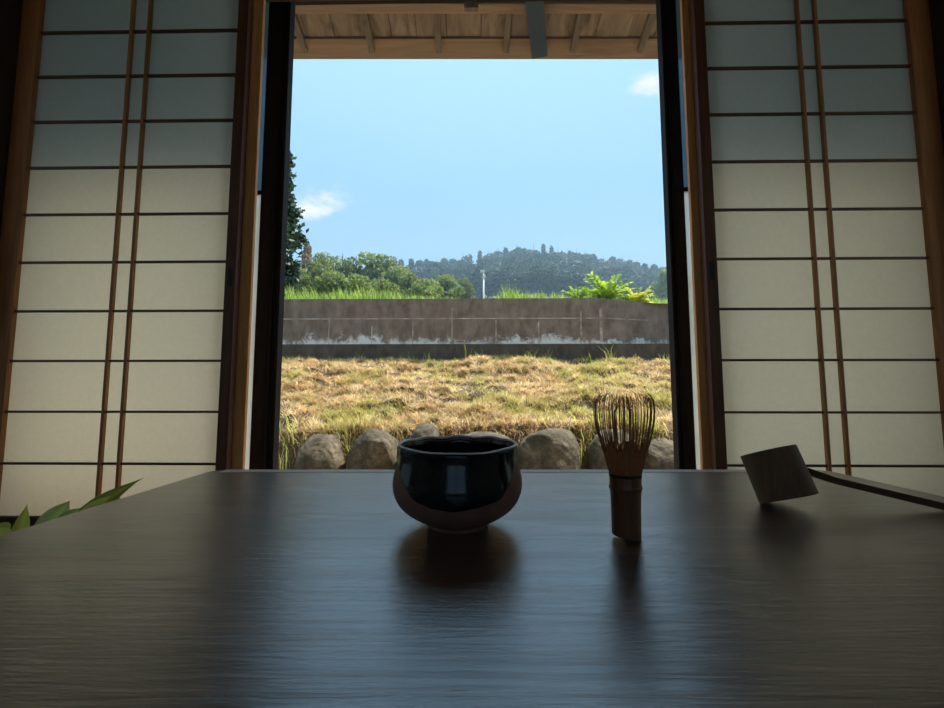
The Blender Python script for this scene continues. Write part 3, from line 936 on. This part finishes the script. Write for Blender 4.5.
nx, ny = 420, 190
gx = np.linspace(-6.5, 6.5, nx); gy = np.linspace(YB - .35, YW + .05, ny)
XX, YY = np.meshgrid(gx, gy); ZZ = bank(XX, YY)
vs = np.stack([XX.ravel(), YY.ravel(), ZZ.ravel()], 1)
ii = np.arange((ny - 1) * nx).reshape(ny - 1, nx)[:, :-1].ravel()
fs = np.stack([ii, ii + 1, ii + nx + 1, ii + nx], 1)
o = np_mesh('ground_bank', vs, fs, M['soil'], None, None, True); tag(o, 'sloping bank of bare dry soil under the cut grass', 'ground', kind='structure')
struct('ground_yard', MB().box(-7, 7, 1.82, 4.6, -.62, -.50), M['gravel'], label='flat yard strip between house and boulders', cat='ground')


def blades(x, y, z, L, W_, tilt, az, col, tipbend=.35):
    """curved blades: 5 verts / 1 quad + 1 tri drawn as 2 quads"""
    n = len(x)
    d = np.stack([np.sin(tilt) * np.cos(az), np.sin(tilt) * np.sin(az), np.cos(tilt)], 1)
    s = np.stack([-np.sin(az + .6), np.cos(az + .6), np.zeros(n)], 1)
    b0 = np.stack([x, y, z], 1)
    mid = b0 + d * (L * .55)[:, None]
    tilt2 = np.minimum(tilt + tipbend, 1.75)
    d2 = np.stack([np.sin(tilt2) * np.cos(az), np.sin(tilt2) * np.sin(az), np.cos(tilt2)], 1)
    tip = mid + d2 * (L * .45)[:, None]
    w = (W_ / 2)[:, None]
    V = np.stack([b0 - s * w, b0 + s * w, mid + s * w * .8, mid - s * w * .8, tip - s * w * .1, tip + s * w * .1], 1).reshape(-1, 3)
    k = np.arange(n) * 6
    Fc = np.concatenate([np.stack([k, k + 1, k + 2, k + 3], 1), np.stack([k + 3, k + 2, k + 5, k + 4], 1)])
    return V, Fc, np.repeat(col, 6, 0)


def pick(n, pal, prob):
    pal = np.array(pal); c = pal[rng.choice(len(pal), n, p=np.array(prob) / sum(prob))]
    return c * rng.uniform(.5, 1.3, (n, 1))


n = 200000
y = YB - .12 + (YW - YB - .10) * rng.random(n) ** .95
x = rng.uniform(-1, 1, n) * (1.9 + (y - YB) * .66)
dens = vnoise(x * 2.2, y * 3.0, 5) * .35 + vnoise(x * 8, y * 9, 6) * .65
keep = rng.random(n) < np.clip((dens - .30) * 3.6, .10, 1)
x, y, dens = x[keep], y[keep], dens[keep]
n = len(x)
gpatch = vnoise(x * 1.3, y * 1.8, 9) * .6 + vnoise(x * 4, y * 5, 12) * .4
straw = pick(n, [(.70, .51, .25), (.58, .37, .15), (.84, .72, .50), (.28, .17, .08), (.64, .44, .26)], [4, 2.5, 4.5, 2, 3])
green = pick(n, [(.50, .50, .12), (.40, .42, .08), (.56, .50, .17)], [3, 2, 3])
isg = rng.random(n) < np.clip((gpatch - .53) * 2.4, .04, .38)
col = np.where(isg[:, None], green, straw)
L = rng.uniform(.05, .13, n) * (.6 + .8 * dens); Wd = rng.uniform(.004, .009, n)
tl_ = np.where(isg, rng.uniform(.2, 1.0, n), rng.uniform(.7, 1.55, n))
V, Fc, C = blades(x, y, bank(x, y) - .01 + .03 * dens * rng.random(n), L, Wd, tl_, rng.uniform(0, 2 * PI, n), col)
nt_, per = 3600, 34
ty = YB - .16 + (YW - YB - .05) * rng.random(nt_) ** .95; tx = rng.uniform(-1, 1, nt_) * (1.9 + (ty - YB) * .66)
tk = vnoise(tx * 1.5, ty * 2.0, 41) + .3 * rng.random(nt_) > .52
tx, ty = tx[tk], ty[tk]; nt_ = len(tx)
trad = rng.uniform(.03, .085, nt_); th_ = rng.uniform(.07, .17, nt_)
az = rng.uniform(0, 2 * PI, nt_ * per); rr0 = np.repeat(trad, per) * rng.random(nt_ * per) ** .5
bx_, by_ = np.repeat(tx, per) + np.cos(az) * rr0, np.repeat(ty, per) + np.sin(az) * rr0
tg_ = vnoise(tx * 1.3, ty * 1.8, 9) * .6 + vnoise(tx * 4, ty * 5, 12) * .4
tcol = np.where((rng.random(nt_) < np.clip((tg_ - .52) * 3, .05, .45))[:, None], pick(nt_, [(.50, .50, .14), (.42, .44, .10), (.58, .54, .20)], [2, 1, 2]), pick(nt_, [(.74, .55, .28), (.64, .43, .19), (.82, .68, .44), (.46, .28, .12)], [3, 2, 3, 2]))
tc_ = np.repeat(tcol, per, 0) * rng.uniform(.75, 1.2, (nt_ * per, 1))
V2, F2, C2 = blades(bx_, by_, bank(bx_, by_) - .01, np.repeat(th_, per) * rng.uniform(.5, 1.1, nt_ * per), rng.uniform(.004, .008, nt_ * per), .25 + .9 * rr0 / np.repeat(trad, per) * rng.uniform(.5, 1.2, nt_ * per), az, tc_, .6)
F2 = F2 + len(V); V = np.concatenate([V, V2]); Fc = np.concatenate([Fc, F2]); C = np.concatenate([C, C2])
o = np_mesh('dry_grass', V, Fc, M['dry_grass'], None, C)
tag(o, 'cut straw coloured grass covering the sloping bank below the concrete wall', 'grass', kind='stuff')

# taller green sprouts along the foot of the wall and here and there on the bank
cl = []
for px, py, hgt in ((362, 352, .10), (402, 351, .10), (411, 353, .13), (427, 352, .17), (437, 353, .09), (466, 349, .24), (470, 356, .15), (495, 372, .14), (510, 353, .10), (527, 351, .17), (535, 352, .16), (546, 352, .16), (551, 353, .12),
                    (588, 352, .12), (609, 349, .24), (612, 355, .12), (625, 378, .15), (620, 368, .1), (548, 378, .12), (560, 380, .1), (664, 353, .12), (440, 368, .12), (480, 362, .12), (585, 382, .12), (575, 423, .12), (390, 372, .12), (330, 358, .12)):
    Y_ = 8.16 if py < 358 else 8.2 - (py - 357) * .045
    c0 = P(px, py, Y_); m_ = 9 if hgt < .2 else 6
    cl.append(np.stack([c0.x + rng.normal(0, .05 if hgt < .2 else .02, m_), np.full(m_, Y_) + rng.normal(0, .04, m_), hgt * rng.uniform(1.1, 2.1, m_)], 1))
cl.append(np.stack([rng.uniform(-3, 3, 170), rng.uniform(8.0, 8.3, 170), rng.uniform(.06, .16, 170)], 1))
nb_ = sum(len(q_) for q_ in cl)
for _ in range(70):      # dry tufts hanging over the boulder tops
    xq = rng.uniform(-2.3, 2.3); m_ = 12
    cl.append(np.stack([xq + rng.normal(0, .05, m_), rng.uniform(4.40, 4.58, m_), rng.uniform(.08, .2, m_)], 1))
# weeds between the boulders at both ends
for (px, cnt) in ((286, 50), (343, 12), (585, 26), (640, 24), (660, 30), (400, 6)):
    c0 = P(px, 450, 4.42)
    cl.append(np.stack([c0.x + rng.normal(0, .07, cnt), rng.uniform(4.2, 4.6, cnt), rng.uniform(.12, .3, cnt)], 1))
cl = np.concatenate(cl); n = len(cl)
zz = bank(cl[:, 0], cl[:, 1]) - .01
gcol = pick(n, [(.42, .48, .08), (.50, .52, .14), (.34, .38, .07)], [2, 2, 1])
gcol[nb_:nb_ + 840] = pick(840, [(.66, .50, .26), (.56, .40, .18), (.50, .46, .20)], [2, 2, 1])
V, Fc, C = blades(cl[:, 0], cl[:, 1], zz, cl[:, 2], rng.uniform(.008, .014, n), rng.uniform(.0, .45, n), rng.uniform(0, 2 * PI, n), gcol, .5)
o = np_mesh('green_grass', V, Fc, M['green_grass'], None, C)
tag(o, 'fresh green grass sprouts along the wall foot and between the boulders', 'grass', kind='stuff')

# boulders along the brow of the bank
ST = [  # px left, px right, top px, shape seed, label
    (292, 345, 434, 1, 'dark mossy boulder with a sloping top at the left end of the row'),
    (346, 399, 428, 2, 'squarish brown boulder with a flat sunlit top, second of the row'),
    (401, 441, 423, 3, 'grey boulder rising just behind the left side of the tea bowl'),
    (448, 516, 432, 4, 'long low boulder hidden behind the right half of the tea bowl'),
    (517, 581, 428, 5, 'rounded grey boulder between tea bowl and whisk'),
    (589, 640, 429, 6, 'pale pinkish boulder seen through the whisk tines'),
    (641, 690, 438, 8, 'dark overgrown boulder beside the right door frame'),
]
for px0, px1, pt, sd_, lab in ST:
    Yc = 4.38
    xa, xb = P(px0, 450, Yc - .12).x, P(px1, 450, Yc - .12).x
    ztop = P((px0 + px1) / 2, pt, Yc).z; zbot = -.52
    hw = (xb - xa) / 2
    b = MB(); bmesh.ops.create_icosphere(b.bm, subdivisions=5, radius=1)
    rr2 = np.random.default_rng(sd_)
    ph = rr2.uniform(0, 6, 12)
    planes = [Vector((rr2.uniform(-1, 1), rr2.uniform(-1, .2), rr2.uniform(-.2, 1))).normalized() for _ in range(10)]
    for q in b.bm.verts:
        c = q.co.copy()
        # boxy super-ellipsoid, then chiselled by a few random planes
        p_ = .52
        c = Vector([math.copysign(abs(t) ** p_, t) for t in c])
        for pl in planes:
            dd = c.dot(pl) - .93
            if dd > 0: c -= pl * dd * .8
        m_ = 1 + .05 * math.sin(3.1 * c.x + ph[0]) * math.sin(2.7 * c.y + ph[1]) + .05 * math.sin(4 * c.z + ph[2] + 2 * c.x) + .02 * math.sin(11 * c.x + ph[3]) * math.sin(9 * c.z + ph[4]) + .013 * math.sin(23 * c.x + ph[5] + 5 * c.z) * math.sin(19 * c.z + ph[6] + 7 * c.y)
        c *= m_
        q.co = c
    mx_ = max(q.co.z for q in b.bm.verts); mxx = max(q.co.x for q in b.bm.verts); mnx = min(q.co.x for q in b.bm.verts)
    for q in b.bm.verts:
        q.co = Vector(((q.co.x - mnx) / (mxx - mnx) * 2 * hw - hw, q.co.y * .26, q.co.z / mx_ * (ztop - zbot) / 2))
    o = b.build('boulder', M['stone'], None, True)
    o.location = ((xa + xb) / 2, Yc, (ztop + zbot) / 2)
    tag(o, lab, 'boulder', 'boulders edging the bank')

# concrete retaining wall
CW = empty('retaining_wall', (0, YW, ZWB)); tag(CW, 'weathered brown concrete retaining wall with white stains above the grassy bank', 'wall', kind='structure')
zj = P(472, 344, YW).z; zl1 = P(472, 318.5, YW).z
M['conc'] = concrete_mat('weathered_concrete', (.150, .105, .075), (.27, .20, .148), zj - ZWB)
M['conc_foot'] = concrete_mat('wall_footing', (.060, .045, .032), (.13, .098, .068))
mbk = MB()
xe = P(601, 300, YW).x
zr_ = P(668, 304, YW + .35).z
# right end drops and turns slightly away
b = mbk.bm


def wall_seg(x0, x1, y0, y1, z0, za, zb, th):
    vv = [b.verts.new(c) for c in ((x0, y0, z0), (x1, y1, z0), (x1, y1, zb), (x0, y0, za), (x0, y0 + th, z0), (x1, y1 + th, z0), (x1, y1 + th, zb), (x0, y0 + th, za))]
    for f in ((0, 1, 2, 3), (5, 4, 7, 6), (3, 2, 6, 7), (0, 4, 5, 1), (1, 5, 6, 2), (4, 0, 3, 7)): b.faces.new([vv[k] for k in f])


lev = [(zj, zl1 - .001), (zl1 + .001, None)]
for z0, z1 in lev:
    xs = [-9.0] + [P(p, 320, YW).x for p in (330, 372, 418, 452, 496, 538.5)] + [xe]
    for xa, xb in zip(xs, xs[1:]):
        wall_seg(xa + .0008, xb - .0008, YW, YW, z0, (z1 or ZWT), (z1 or ZWT), .30)
    x_, xn = xe, xe + 8.0
    xs2 = [xe, P(621, 320, YW + .1).x, P(655, 320, YW + .3).x, xe + 3.0]
    for xa, xb in zip(xs2, xs2[1:]):
        fa, fb = (xa - xe) / 3.0, (xb - xe) / 3.0
        dz = (ZWT - zr_) / ((P(668, 304, YW + .35).x - xe) / 3.0)
        wall_seg(xa + .0008, xb - .0008, YW + .8 * fa, YW + .8 * fb, z0, (z1 or ZWT - dz * fa), (z1 or ZWT - dz * fb), .30)
o = mbk.build('wall_face', M['conc'], CW); o.data.transform(Matrix.Translation(-Vector(CW.location)))
mm, ntm, outm = new_mat('pale_mortar')
fm = noise(ntm, coords(ntm), 2.6, 7, .7, .3)
cmx = ramp(ntm, fm, [(.40, (.21, .155, .115)), (.50, (.34, .27, .21)), (.66, (.60, .52, .44))])
bmx = N(ntm, 'ShaderNodeBsdfPrincipled', i_Roughness=.9); ntm.links.new(cmx, bmx.inputs['Base Color']); ntm.links.new(bmx.outputs[0], outm.inputs['Surface'])


def wall_part(nm, mb_, mat, lab=None):
    o_ = mb_.build(nm, mat, CW); o_.data.transform(Matrix.Translation(-Vector(CW.location)))
    if lab: o_['label'] = lab
    return o_


wall_part('mortar_joint', MB().box(-9, xe, YW - .003, YW + .1, zl1 - .010, zl1 + .010, .001), mm, 'long pale horizontal joint')
wall_part('mortar_joint', MB().slab([(xe, YW + .05 - .003, zl1), (xs2[2], YW + .05 - .003 + .8 * (xs2[2] - xe) / 3.0, zl1)], .1, .018, (0, 1, 0)), mm)
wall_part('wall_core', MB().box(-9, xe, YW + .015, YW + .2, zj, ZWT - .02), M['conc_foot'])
for px_, t0, w0 in ((329, 320, .010), (372, 326, .008), (413, 322, .009), (452, 308, .010), (496, 320, .012), (538.5, 322, .013)):
    xq = P(px_, 325, YW).x
    wall_part('mortar_joint', MB().box(xq - w0, xq + w0, YW - .003, YW + .1, zj, P(px_, t0, YW).z, .001), mm)
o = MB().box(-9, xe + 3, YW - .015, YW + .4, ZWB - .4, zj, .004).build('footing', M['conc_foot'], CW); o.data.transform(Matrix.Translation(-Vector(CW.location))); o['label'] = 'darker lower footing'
# pale patched vertical seams
for px, top_, wpx in ((581, 311, 2.2), (601, 308, 3.2)):
    c0 = P(px, 320, YW - .004)
    o = MB().box(c0.x - wpx * .009, c0.x + wpx * .009, YW - .004, YW + .02, zj + .05, P(px, top_, YW).z, .003).build('patched_seam', mm, CW)
    o.data.transform(Matrix.Translation(-Vector(CW.location)))

# ------------------------------------------------------------------ land beyond the wall


def land(x, y):
    x = np.asarray(x, float); y = np.asarray(y, float)
    base = ZWT - .06 + np.clip((y - 8.8) * .23, 0, .45)
    rise = np.clip((y - 34) / 60, 0, None)
    ridge = 1 + .0 * x
    return base + rise ** 1.0 * 18 * ridge + .4 * (vnoise(x * .2, y * .2, 21) - .5) * np.clip((y - 9.5) / 8, 0, 1)


gx = np.linspace(-110, 110, 90); gy = np.concatenate([np.linspace(YW + .25, 12, 8), np.linspace(13.5, 125, 70)])
XX, YY = np.meshgrid(gx, gy); ZZ = land(XX, YY)
vs = np.stack([XX.ravel(), YY.ravel(), ZZ.ravel()], 1)
nx = len(gx); ii = np.arange((len(gy) - 1) * nx).reshape(len(gy) - 1, nx)[:, :-1].ravel()
o = np_mesh('hillside', vs, np.stack([ii, ii + 1, ii + nx + 1, ii + nx], 1), M['field'], None, None, True)
tag(o, 'green land rising behind the retaining wall', 'ground', kind='structure')

# bright grass fringe on top of the wall
n = 5200
px = rng.uniform(250, 700, n)
hmax = np.interp(px, [250, 285, 300, 330, 345, 380, 400, 440, 470, 495, 505, 530, 545, 570, 600, 700], [.36, .34, .40, .26, .36, .36, .26, .17, .10, .14, .38, .30, .24, .22, .2, .1])
y = rng.uniform(YW + .42, YW + 1.3, n)
x = (px - 480) / F * 1.03 * y
y = y + .8 * np.clip((x - xe) / 3.0, 0, 2)
clump = vnoise(x * 9, y * 4, 31)
L = 1.4 * hmax * rng.uniform(.35, 1.0, n) * (.55 + .65 * clump)
V, Fc, C = blades(x, y, np.asarray(land(x, y)) - .02, L, rng.uniform(.012, .022, n), rng.uniform(0, .3, n), rng.uniform(0, 2 * PI, n), pick(n, [(.30, .44, .08), (.42, .54, .14), (.22, .34, .06)], [3, 2, 1]), .35)
o = np_mesh('grass_fringe', V, Fc, M['green_grass'], None, C)
tag(o, 'bright green grass growing along the top of the retaining wall', 'grass', kind='stuff')


# leafy shrubs on top of the wall
def frond_shrub(name, c, nf, length, lean0, label, leaf=.05, tint=(1, 1, 1), seed=3, group=None):
    g = np.random.default_rng(seed)
    root = empty(name, c); tag(root, label, 'shrub', group)
    st = MB(); V, Fq, Cq = [], [], []
    for k in range(nf):
        az = 2 * PI * k / nf + g.uniform(-.3, .3); ln = length * g.uniform(.7, 1.1); tilt = lean0 * g.uniform(.35, 1.25)
        pts = []
        p = Vector((g.uniform(-.02, .02), g.uniform(-.02, .02), 0)); tcur = tilt * .6
        for i in range(9):
            pts.append(p.copy()); tcur += tilt * .13
            p = p + Vector((math.sin(tcur) * math.cos(az), math.sin(tcur) * math.sin(az) * .7, math.cos(tcur))) * ln / 8
        st.tube(pts, [.008 * (1 - i / 10) for i in range(9)], 5)
        for i in range(2, 9):
            for s_ in (-1, 1):
                for rep in range(2):
                    t0 = pts[i - 1].lerp(pts[i], g.random()); tg = (pts[i] - pts[i - 1]).normalized()
                    sd2 = tg.cross(Vector((0, 0, 1))).normalized() * s_
                    dr = (sd2 + tg * .7 + Vector((0, 0, g.uniform(-.35, .25)))).normalized(); l_ = leaf * g.uniform(.8, 1.6)
                    wv = dr.cross(Vector((0, .3, 1))).normalized() * l_ * .20
                    b0 = len(V); V += [t0, t0 + dr * l_ * .5 + wv, t0 + dr * l_, t0 + dr * l_ * .5 - wv]
                    Fq.append((b0, b0 + 1, b0 + 2, b0 + 3)); cc_ = np.array(tint) * g.uniform(.7, 1.25); Cq += [cc_] * 4
    st.build('stem', M['bark'], root, True)
    np_mesh('foliage', [tuple(q) for q in V], Fq, M['shrub'], root, np.array(Cq))
    return root


zw = lambda p_, y_: P(p_, 298, y_).x
yq = YW + .75
lz = lambda x_, y_: float(land(np.array([x_]), np.array([y_]))[0])
for nm, px, nf, ln, le, lab, lf, ti_, sd_ in (
        ('leafy_shrub', 607, 26, .74, .9, 'tall bright green shrub with spreading fronds on the concrete wall top', .095, (1.1, 1.1, 1), 5),
        ('leafy_shrub', 578, 10, .46, .7, 'small upright green shrub on the wall top beside the tall frond shrub', .06, (1, 1, 1), 6),
        ('leafy_shrub', 636, 26, .46, 1.3, 'low yellowish shrub spilling over the wall top near the right door frame', .065, (1.7, 1.25, 1.4), 7)):
    X_ = zw(px, yq); frond_shrub(nm, (X_, yq, lz(X_, yq)), nf, ln, le, lab, lf, ti_, sd_, 'shrubs on the wall top')


# ------------------------------------------------------------------ trees
def crown_mesh(n, size, shape, seed, tri=False):
    """n leaf clumps (bent quads) filling a crown; shape(t)->radius for t 0..1 bottom to top, unit height"""
    g = np.random.default_rng(seed)
    return g


def leaf_cloud(cent, size, g, tint_lo=.55, tint_hi=1.35):
    n = len(cent)
    a = g.normal(size=(n, 3)); a /= np.linalg.norm(a, axis=1)[:, None]
    b_ = g.normal(size=(n, 3)); b_ -= a * (a * b_).sum(1)[:, None]; b_ /= np.linalg.norm(b_, axis=1)[:, None]
    c = np.cross(a, b_)
    s = size * g.uniform(.6, 1.3, (n, 1))
    V = np.stack([cent - b_ * s, cent + c * s * .55, cent + b_ * s, cent - c * s * .55 + a * s * .2], 1).reshape(-1, 3)
    k = np.arange(n) * 4
    col = np.repeat(g.uniform(tint_lo, tint_hi, (n, 1)) * np.array([[1, 1, 1]]), 4, 0)
    return V, np.stack([k, k + 1, k + 2, k + 3], 1), col


def conifer_proto(h, r, n, size, seed, base=.25, gappy=.0, pw=1.0):
    g = np.random.default_rng(seed)
    pts = []
    lv = 26
    for i in range(lv):
        t = (i + .3) / lv
        rad = r * (1 - t ** pw) ** .8 * (.75 + .5 * g.random())
        z = h * (base + (1 - base) * t)
        nb = 5 + int(4 * (1 - t))
        for k in range(nb):
            if g.random() < gappy: continue
            az = g.uniform(0, 2 * PI); ln = rad * g.uniform(.6, 1.1)
            m_ = max(3, int(n / (lv * nb)))
            q = g.random(m_) ** .7
            pts.append(np.stack([np.cos(az) * q * ln + g.normal(0, .09 * r, m_), np.sin(az) * q * ln + g.normal(0, .09 * r, m_), z - q * ln * .25 + g.normal(0, .018 * h, m_)], 1))
    pts.append(np.stack([g.normal(0, .04 * r, 30), g.normal(0, .04 * r, 30), g.uniform(h * .93, h * 1.02, 30)], 1))
    return leaf_cloud(np.concatenate(pts), size, g)


def broad_proto(h, r, n, size, seed, base=.22):
    g = np.random.default_rng(seed)
    pts = []
    nb = 26
    for i in range(nb):
        d = g.normal(size=3); d /= np.linalg.norm(d)
        c = np.array([0, 0, h * (base + (1 - base) * .5)]) + d * np.array([r * .68, r * .68, h * (1 - base) * .36]) * g.uniform(.5, 1)
        rb = r * g.uniform(.28, .46)
        m_ = n // nb
        q = g.normal(size=(m_, 3)); q /= np.linalg.norm(q, axis=1)[:, None]
        pts.append(c + q * rb * g.uniform(.7, 1.0, (m_, 1)) * np.array([1, 1, .8]))
    return leaf_cloud(np.concatenate(pts), size, g)


def mesh_of(V, Fc, C, mat):
    o = np_mesh('crown', V, Fc, mat, None, C); me = o.data
    bpy.data.objects.remove(o); return me


def trunk_mesh(h, r):
    o = MB().tube([(0, 0, -.05), (0, 0, h * .3), (.02 * h, 0, h * .6), (0, .01 * h, h * .92)], [r, r * .8, r * .5, r * .15], 8).build('trunk', M['bark'], None, True)
    me = o.data; bpy.data.objects.remove(o); return me


con = [mesh_of(*conifer_proto(14, 2.3, 4200, .27, s, .12, 0, pw), M['conifer']) for s, pw in ((1, 1.6), (2, 1.2), (4, 1.4))]
con += [mesh_of(*broad_proto(14, 3.2, 5200, .27, s, .1), M['conifer']) for s in (21, 22, 23, 24)]
bro = [mesh_of(*broad_proto(9, 2.4, 5200, .17, s), M['broadleaf']) for s in (11, 12, 13)]
con_tr = trunk_mesh(14, .2); bro_tr = trunk_mesh(9, .22)


def tree(name, crown, trunk, loc, sx_, sz_, rz, label, group=None, cat='tree'):
    root = empty(name, loc, rz); root.scale = (sx_, sx_, sz_)
    tag(root, label, cat, group)
    link_mesh('trunk', trunk, None, root)
    link_mesh('crown', crown, None, root)
    return root


def top_of(me):
    return max(v_.co.z for v_ in me.vertices)


def plant_top(px, py, Y, h0):
    """tree whose tip shows at px,py when it stands at distance Y"""
    tp = P(px, py, Y); g0 = lz(tp.x, Y)
    return (tp.x, Y, g0), (tp.z - g0) / h0


tops = {m_.name: top_of(m_) for m_ in con + bro}
# far ridge of cedars
ridge_px = [385, 400, 430, 460, 476, 490, 507, 525, 543, 553, 570, 581, 593, 600, 609, 620, 632, 642, 653, 664, 690]
ridge_py = [262, 259, 260, 257, 251, 252, 247, 246.5, 245, 247.5, 250, 254, 256, 263, 257, 259, 259, 264, 265, 270, 275]
LAB_R = 'dark blue-green cedar in the forest ridge on the far hill'
for row, (Y0, off, step) in enumerate(((98, 0, 9), (88, 9, 10), (78, 20, 12))):
    px = 392.0 + row * 5
    while px < 690:
        py = float(np.interp(px, ridge_px, ridge_py)) + off + random.uniform(-2.0, 2.0)
        cr_ = random.choice(con + con[3:])
        loc, s_ = plant_top(px, py, Y0 + random.uniform(-3, 3), tops[cr_.name])
        tree('cedar_tree', cr_, con_tr, loc, max(.9, s_ * .9) * random.uniform(.75, 1.25), s_, random.uniform(0, 6), LAB_R, 'cedars on the far ridge')
        px += step * random.uniform(.75, 1.25)
# mid-distance broadleaf trees in front of them
LAB_B = 'mid green broadleaf tree in the tree belt beyond the concrete wall'
for px, py, Y0, wd in ((313, 262, 40, .9), (327, 252, 46, .8), (342, 255, 44, .9), (356, 257, 45, .9), (372, 254, 47, 1.05), (386, 256, 48, 1.0), (400, 263, 45, .9), (334, 268, 38, .9), (359, 275, 36, .9), (382, 276, 37, .9), (409, 270, 42, .9),
                       (423, 277, 40, .9), (446, 272, 46, .9), (434, 284, 38, .8), (465, 278, 48, .8), (455, 285, 40, .8), (662, 268, 60, .8), (297, 268, 38, .9)):
    cr_ = random.choice(bro)
    loc, s_ = plant_top(px, py, Y0, tops[cr_.name])
    tree('broadleaf_tree', cr_, bro_tr, loc, s_ * wd, s_, random.uniform(0, 6), LAB_B, 'broadleaf trees beyond the wall')
loc, s_ = plant_top(309, 243, 43, tops[con[4].name])
o = tree('thin_conifer', con[4], con_tr, loc, s_ * .5, s_, 1.0, 'slim brownish conifer just beside the tall dark conifer', None)
m2 = leafy('russet_needles', (.30, .22, .12), .3, 0)
for ch in o.children:
    if ch.name.startswith('crown'):
        ch.data = ch.data.copy(); ch.data.materials.clear(); ch.data.materials.append(m2)
# tall conifer at the left door frame
loc, s_ = plant_top(281, 150, 27, 16.2)
V, Fc, C = conifer_proto(16, 2.1, 17000, .19, 77, .1, .12)
big = mesh_of(V, Fc, C, leafy('tall_conifer_needles', (.05, .085, .055), .25, 0))
tree('tall_conifer', big, trunk_mesh(16, .28), loc, s_ * 1.45, s_, .4, 'tall dark ragged conifer rising beside the left door frame')

# street lamp pole beyond the wall
tp = P(483.5, 271, 30); g0 = lz(tp.x, 30)
pl = empty('street_lamp', (tp.x, 30, g0)); tag(pl, 'slender pale grey street lamp in front of the far forest', 'street lamp')
hgt = tp.z - g0
MB().tube([(0, 0, -.05), (0, 0, hgt * .5), (0, 0, hgt)], [.07, .06, .05], 10).build('pole', M['pole'], pl, True)
MB().box(-.22, .10, -.10, .10, hgt - .10, hgt + .06, .02).build('lamp_head', M['pole'], pl)
MB().box(-.06, .14, -.13, -.045, hgt - .5, hgt - .3, .02).build('control_box', M['pole'], pl.children[0])

# summer haze lying over the hill
m_, nth, outh = new_mat('summer_haze')
vs_ = N(nth, 'ShaderNodeVolumeScatter', i_Density=.0031, i_Anisotropy=.2); vs_.inputs['Color'].default_value = (.50, .76, 1.0, 1)
nth.links.new(vs_.outputs[0], outh.inputs['Volume'])
hz_ = MB().box(-105, 105, 32, 124, ZWT + .6, 42).build('haze', m_)
tag(hz_, 'pale blue summer haze over the forested hill', 'haze', kind='stuff')

# ------------------------------------------------------------------ colour management
S.view_settings.view_transform = 'Standard'
S.view_settings.look = 'None'
S.view_settings.gamma = 1
S.view_settings.exposure = .32
S.view_settings.use_curve_mapping = False
S.cycles.use_denoising = True
S.cycles.max_bounces = 12
S.cycles.diffuse_bounces = 6
S.cycles.transparent_max_bounces = 12
S.cycles.sample_clamp_indirect = 6
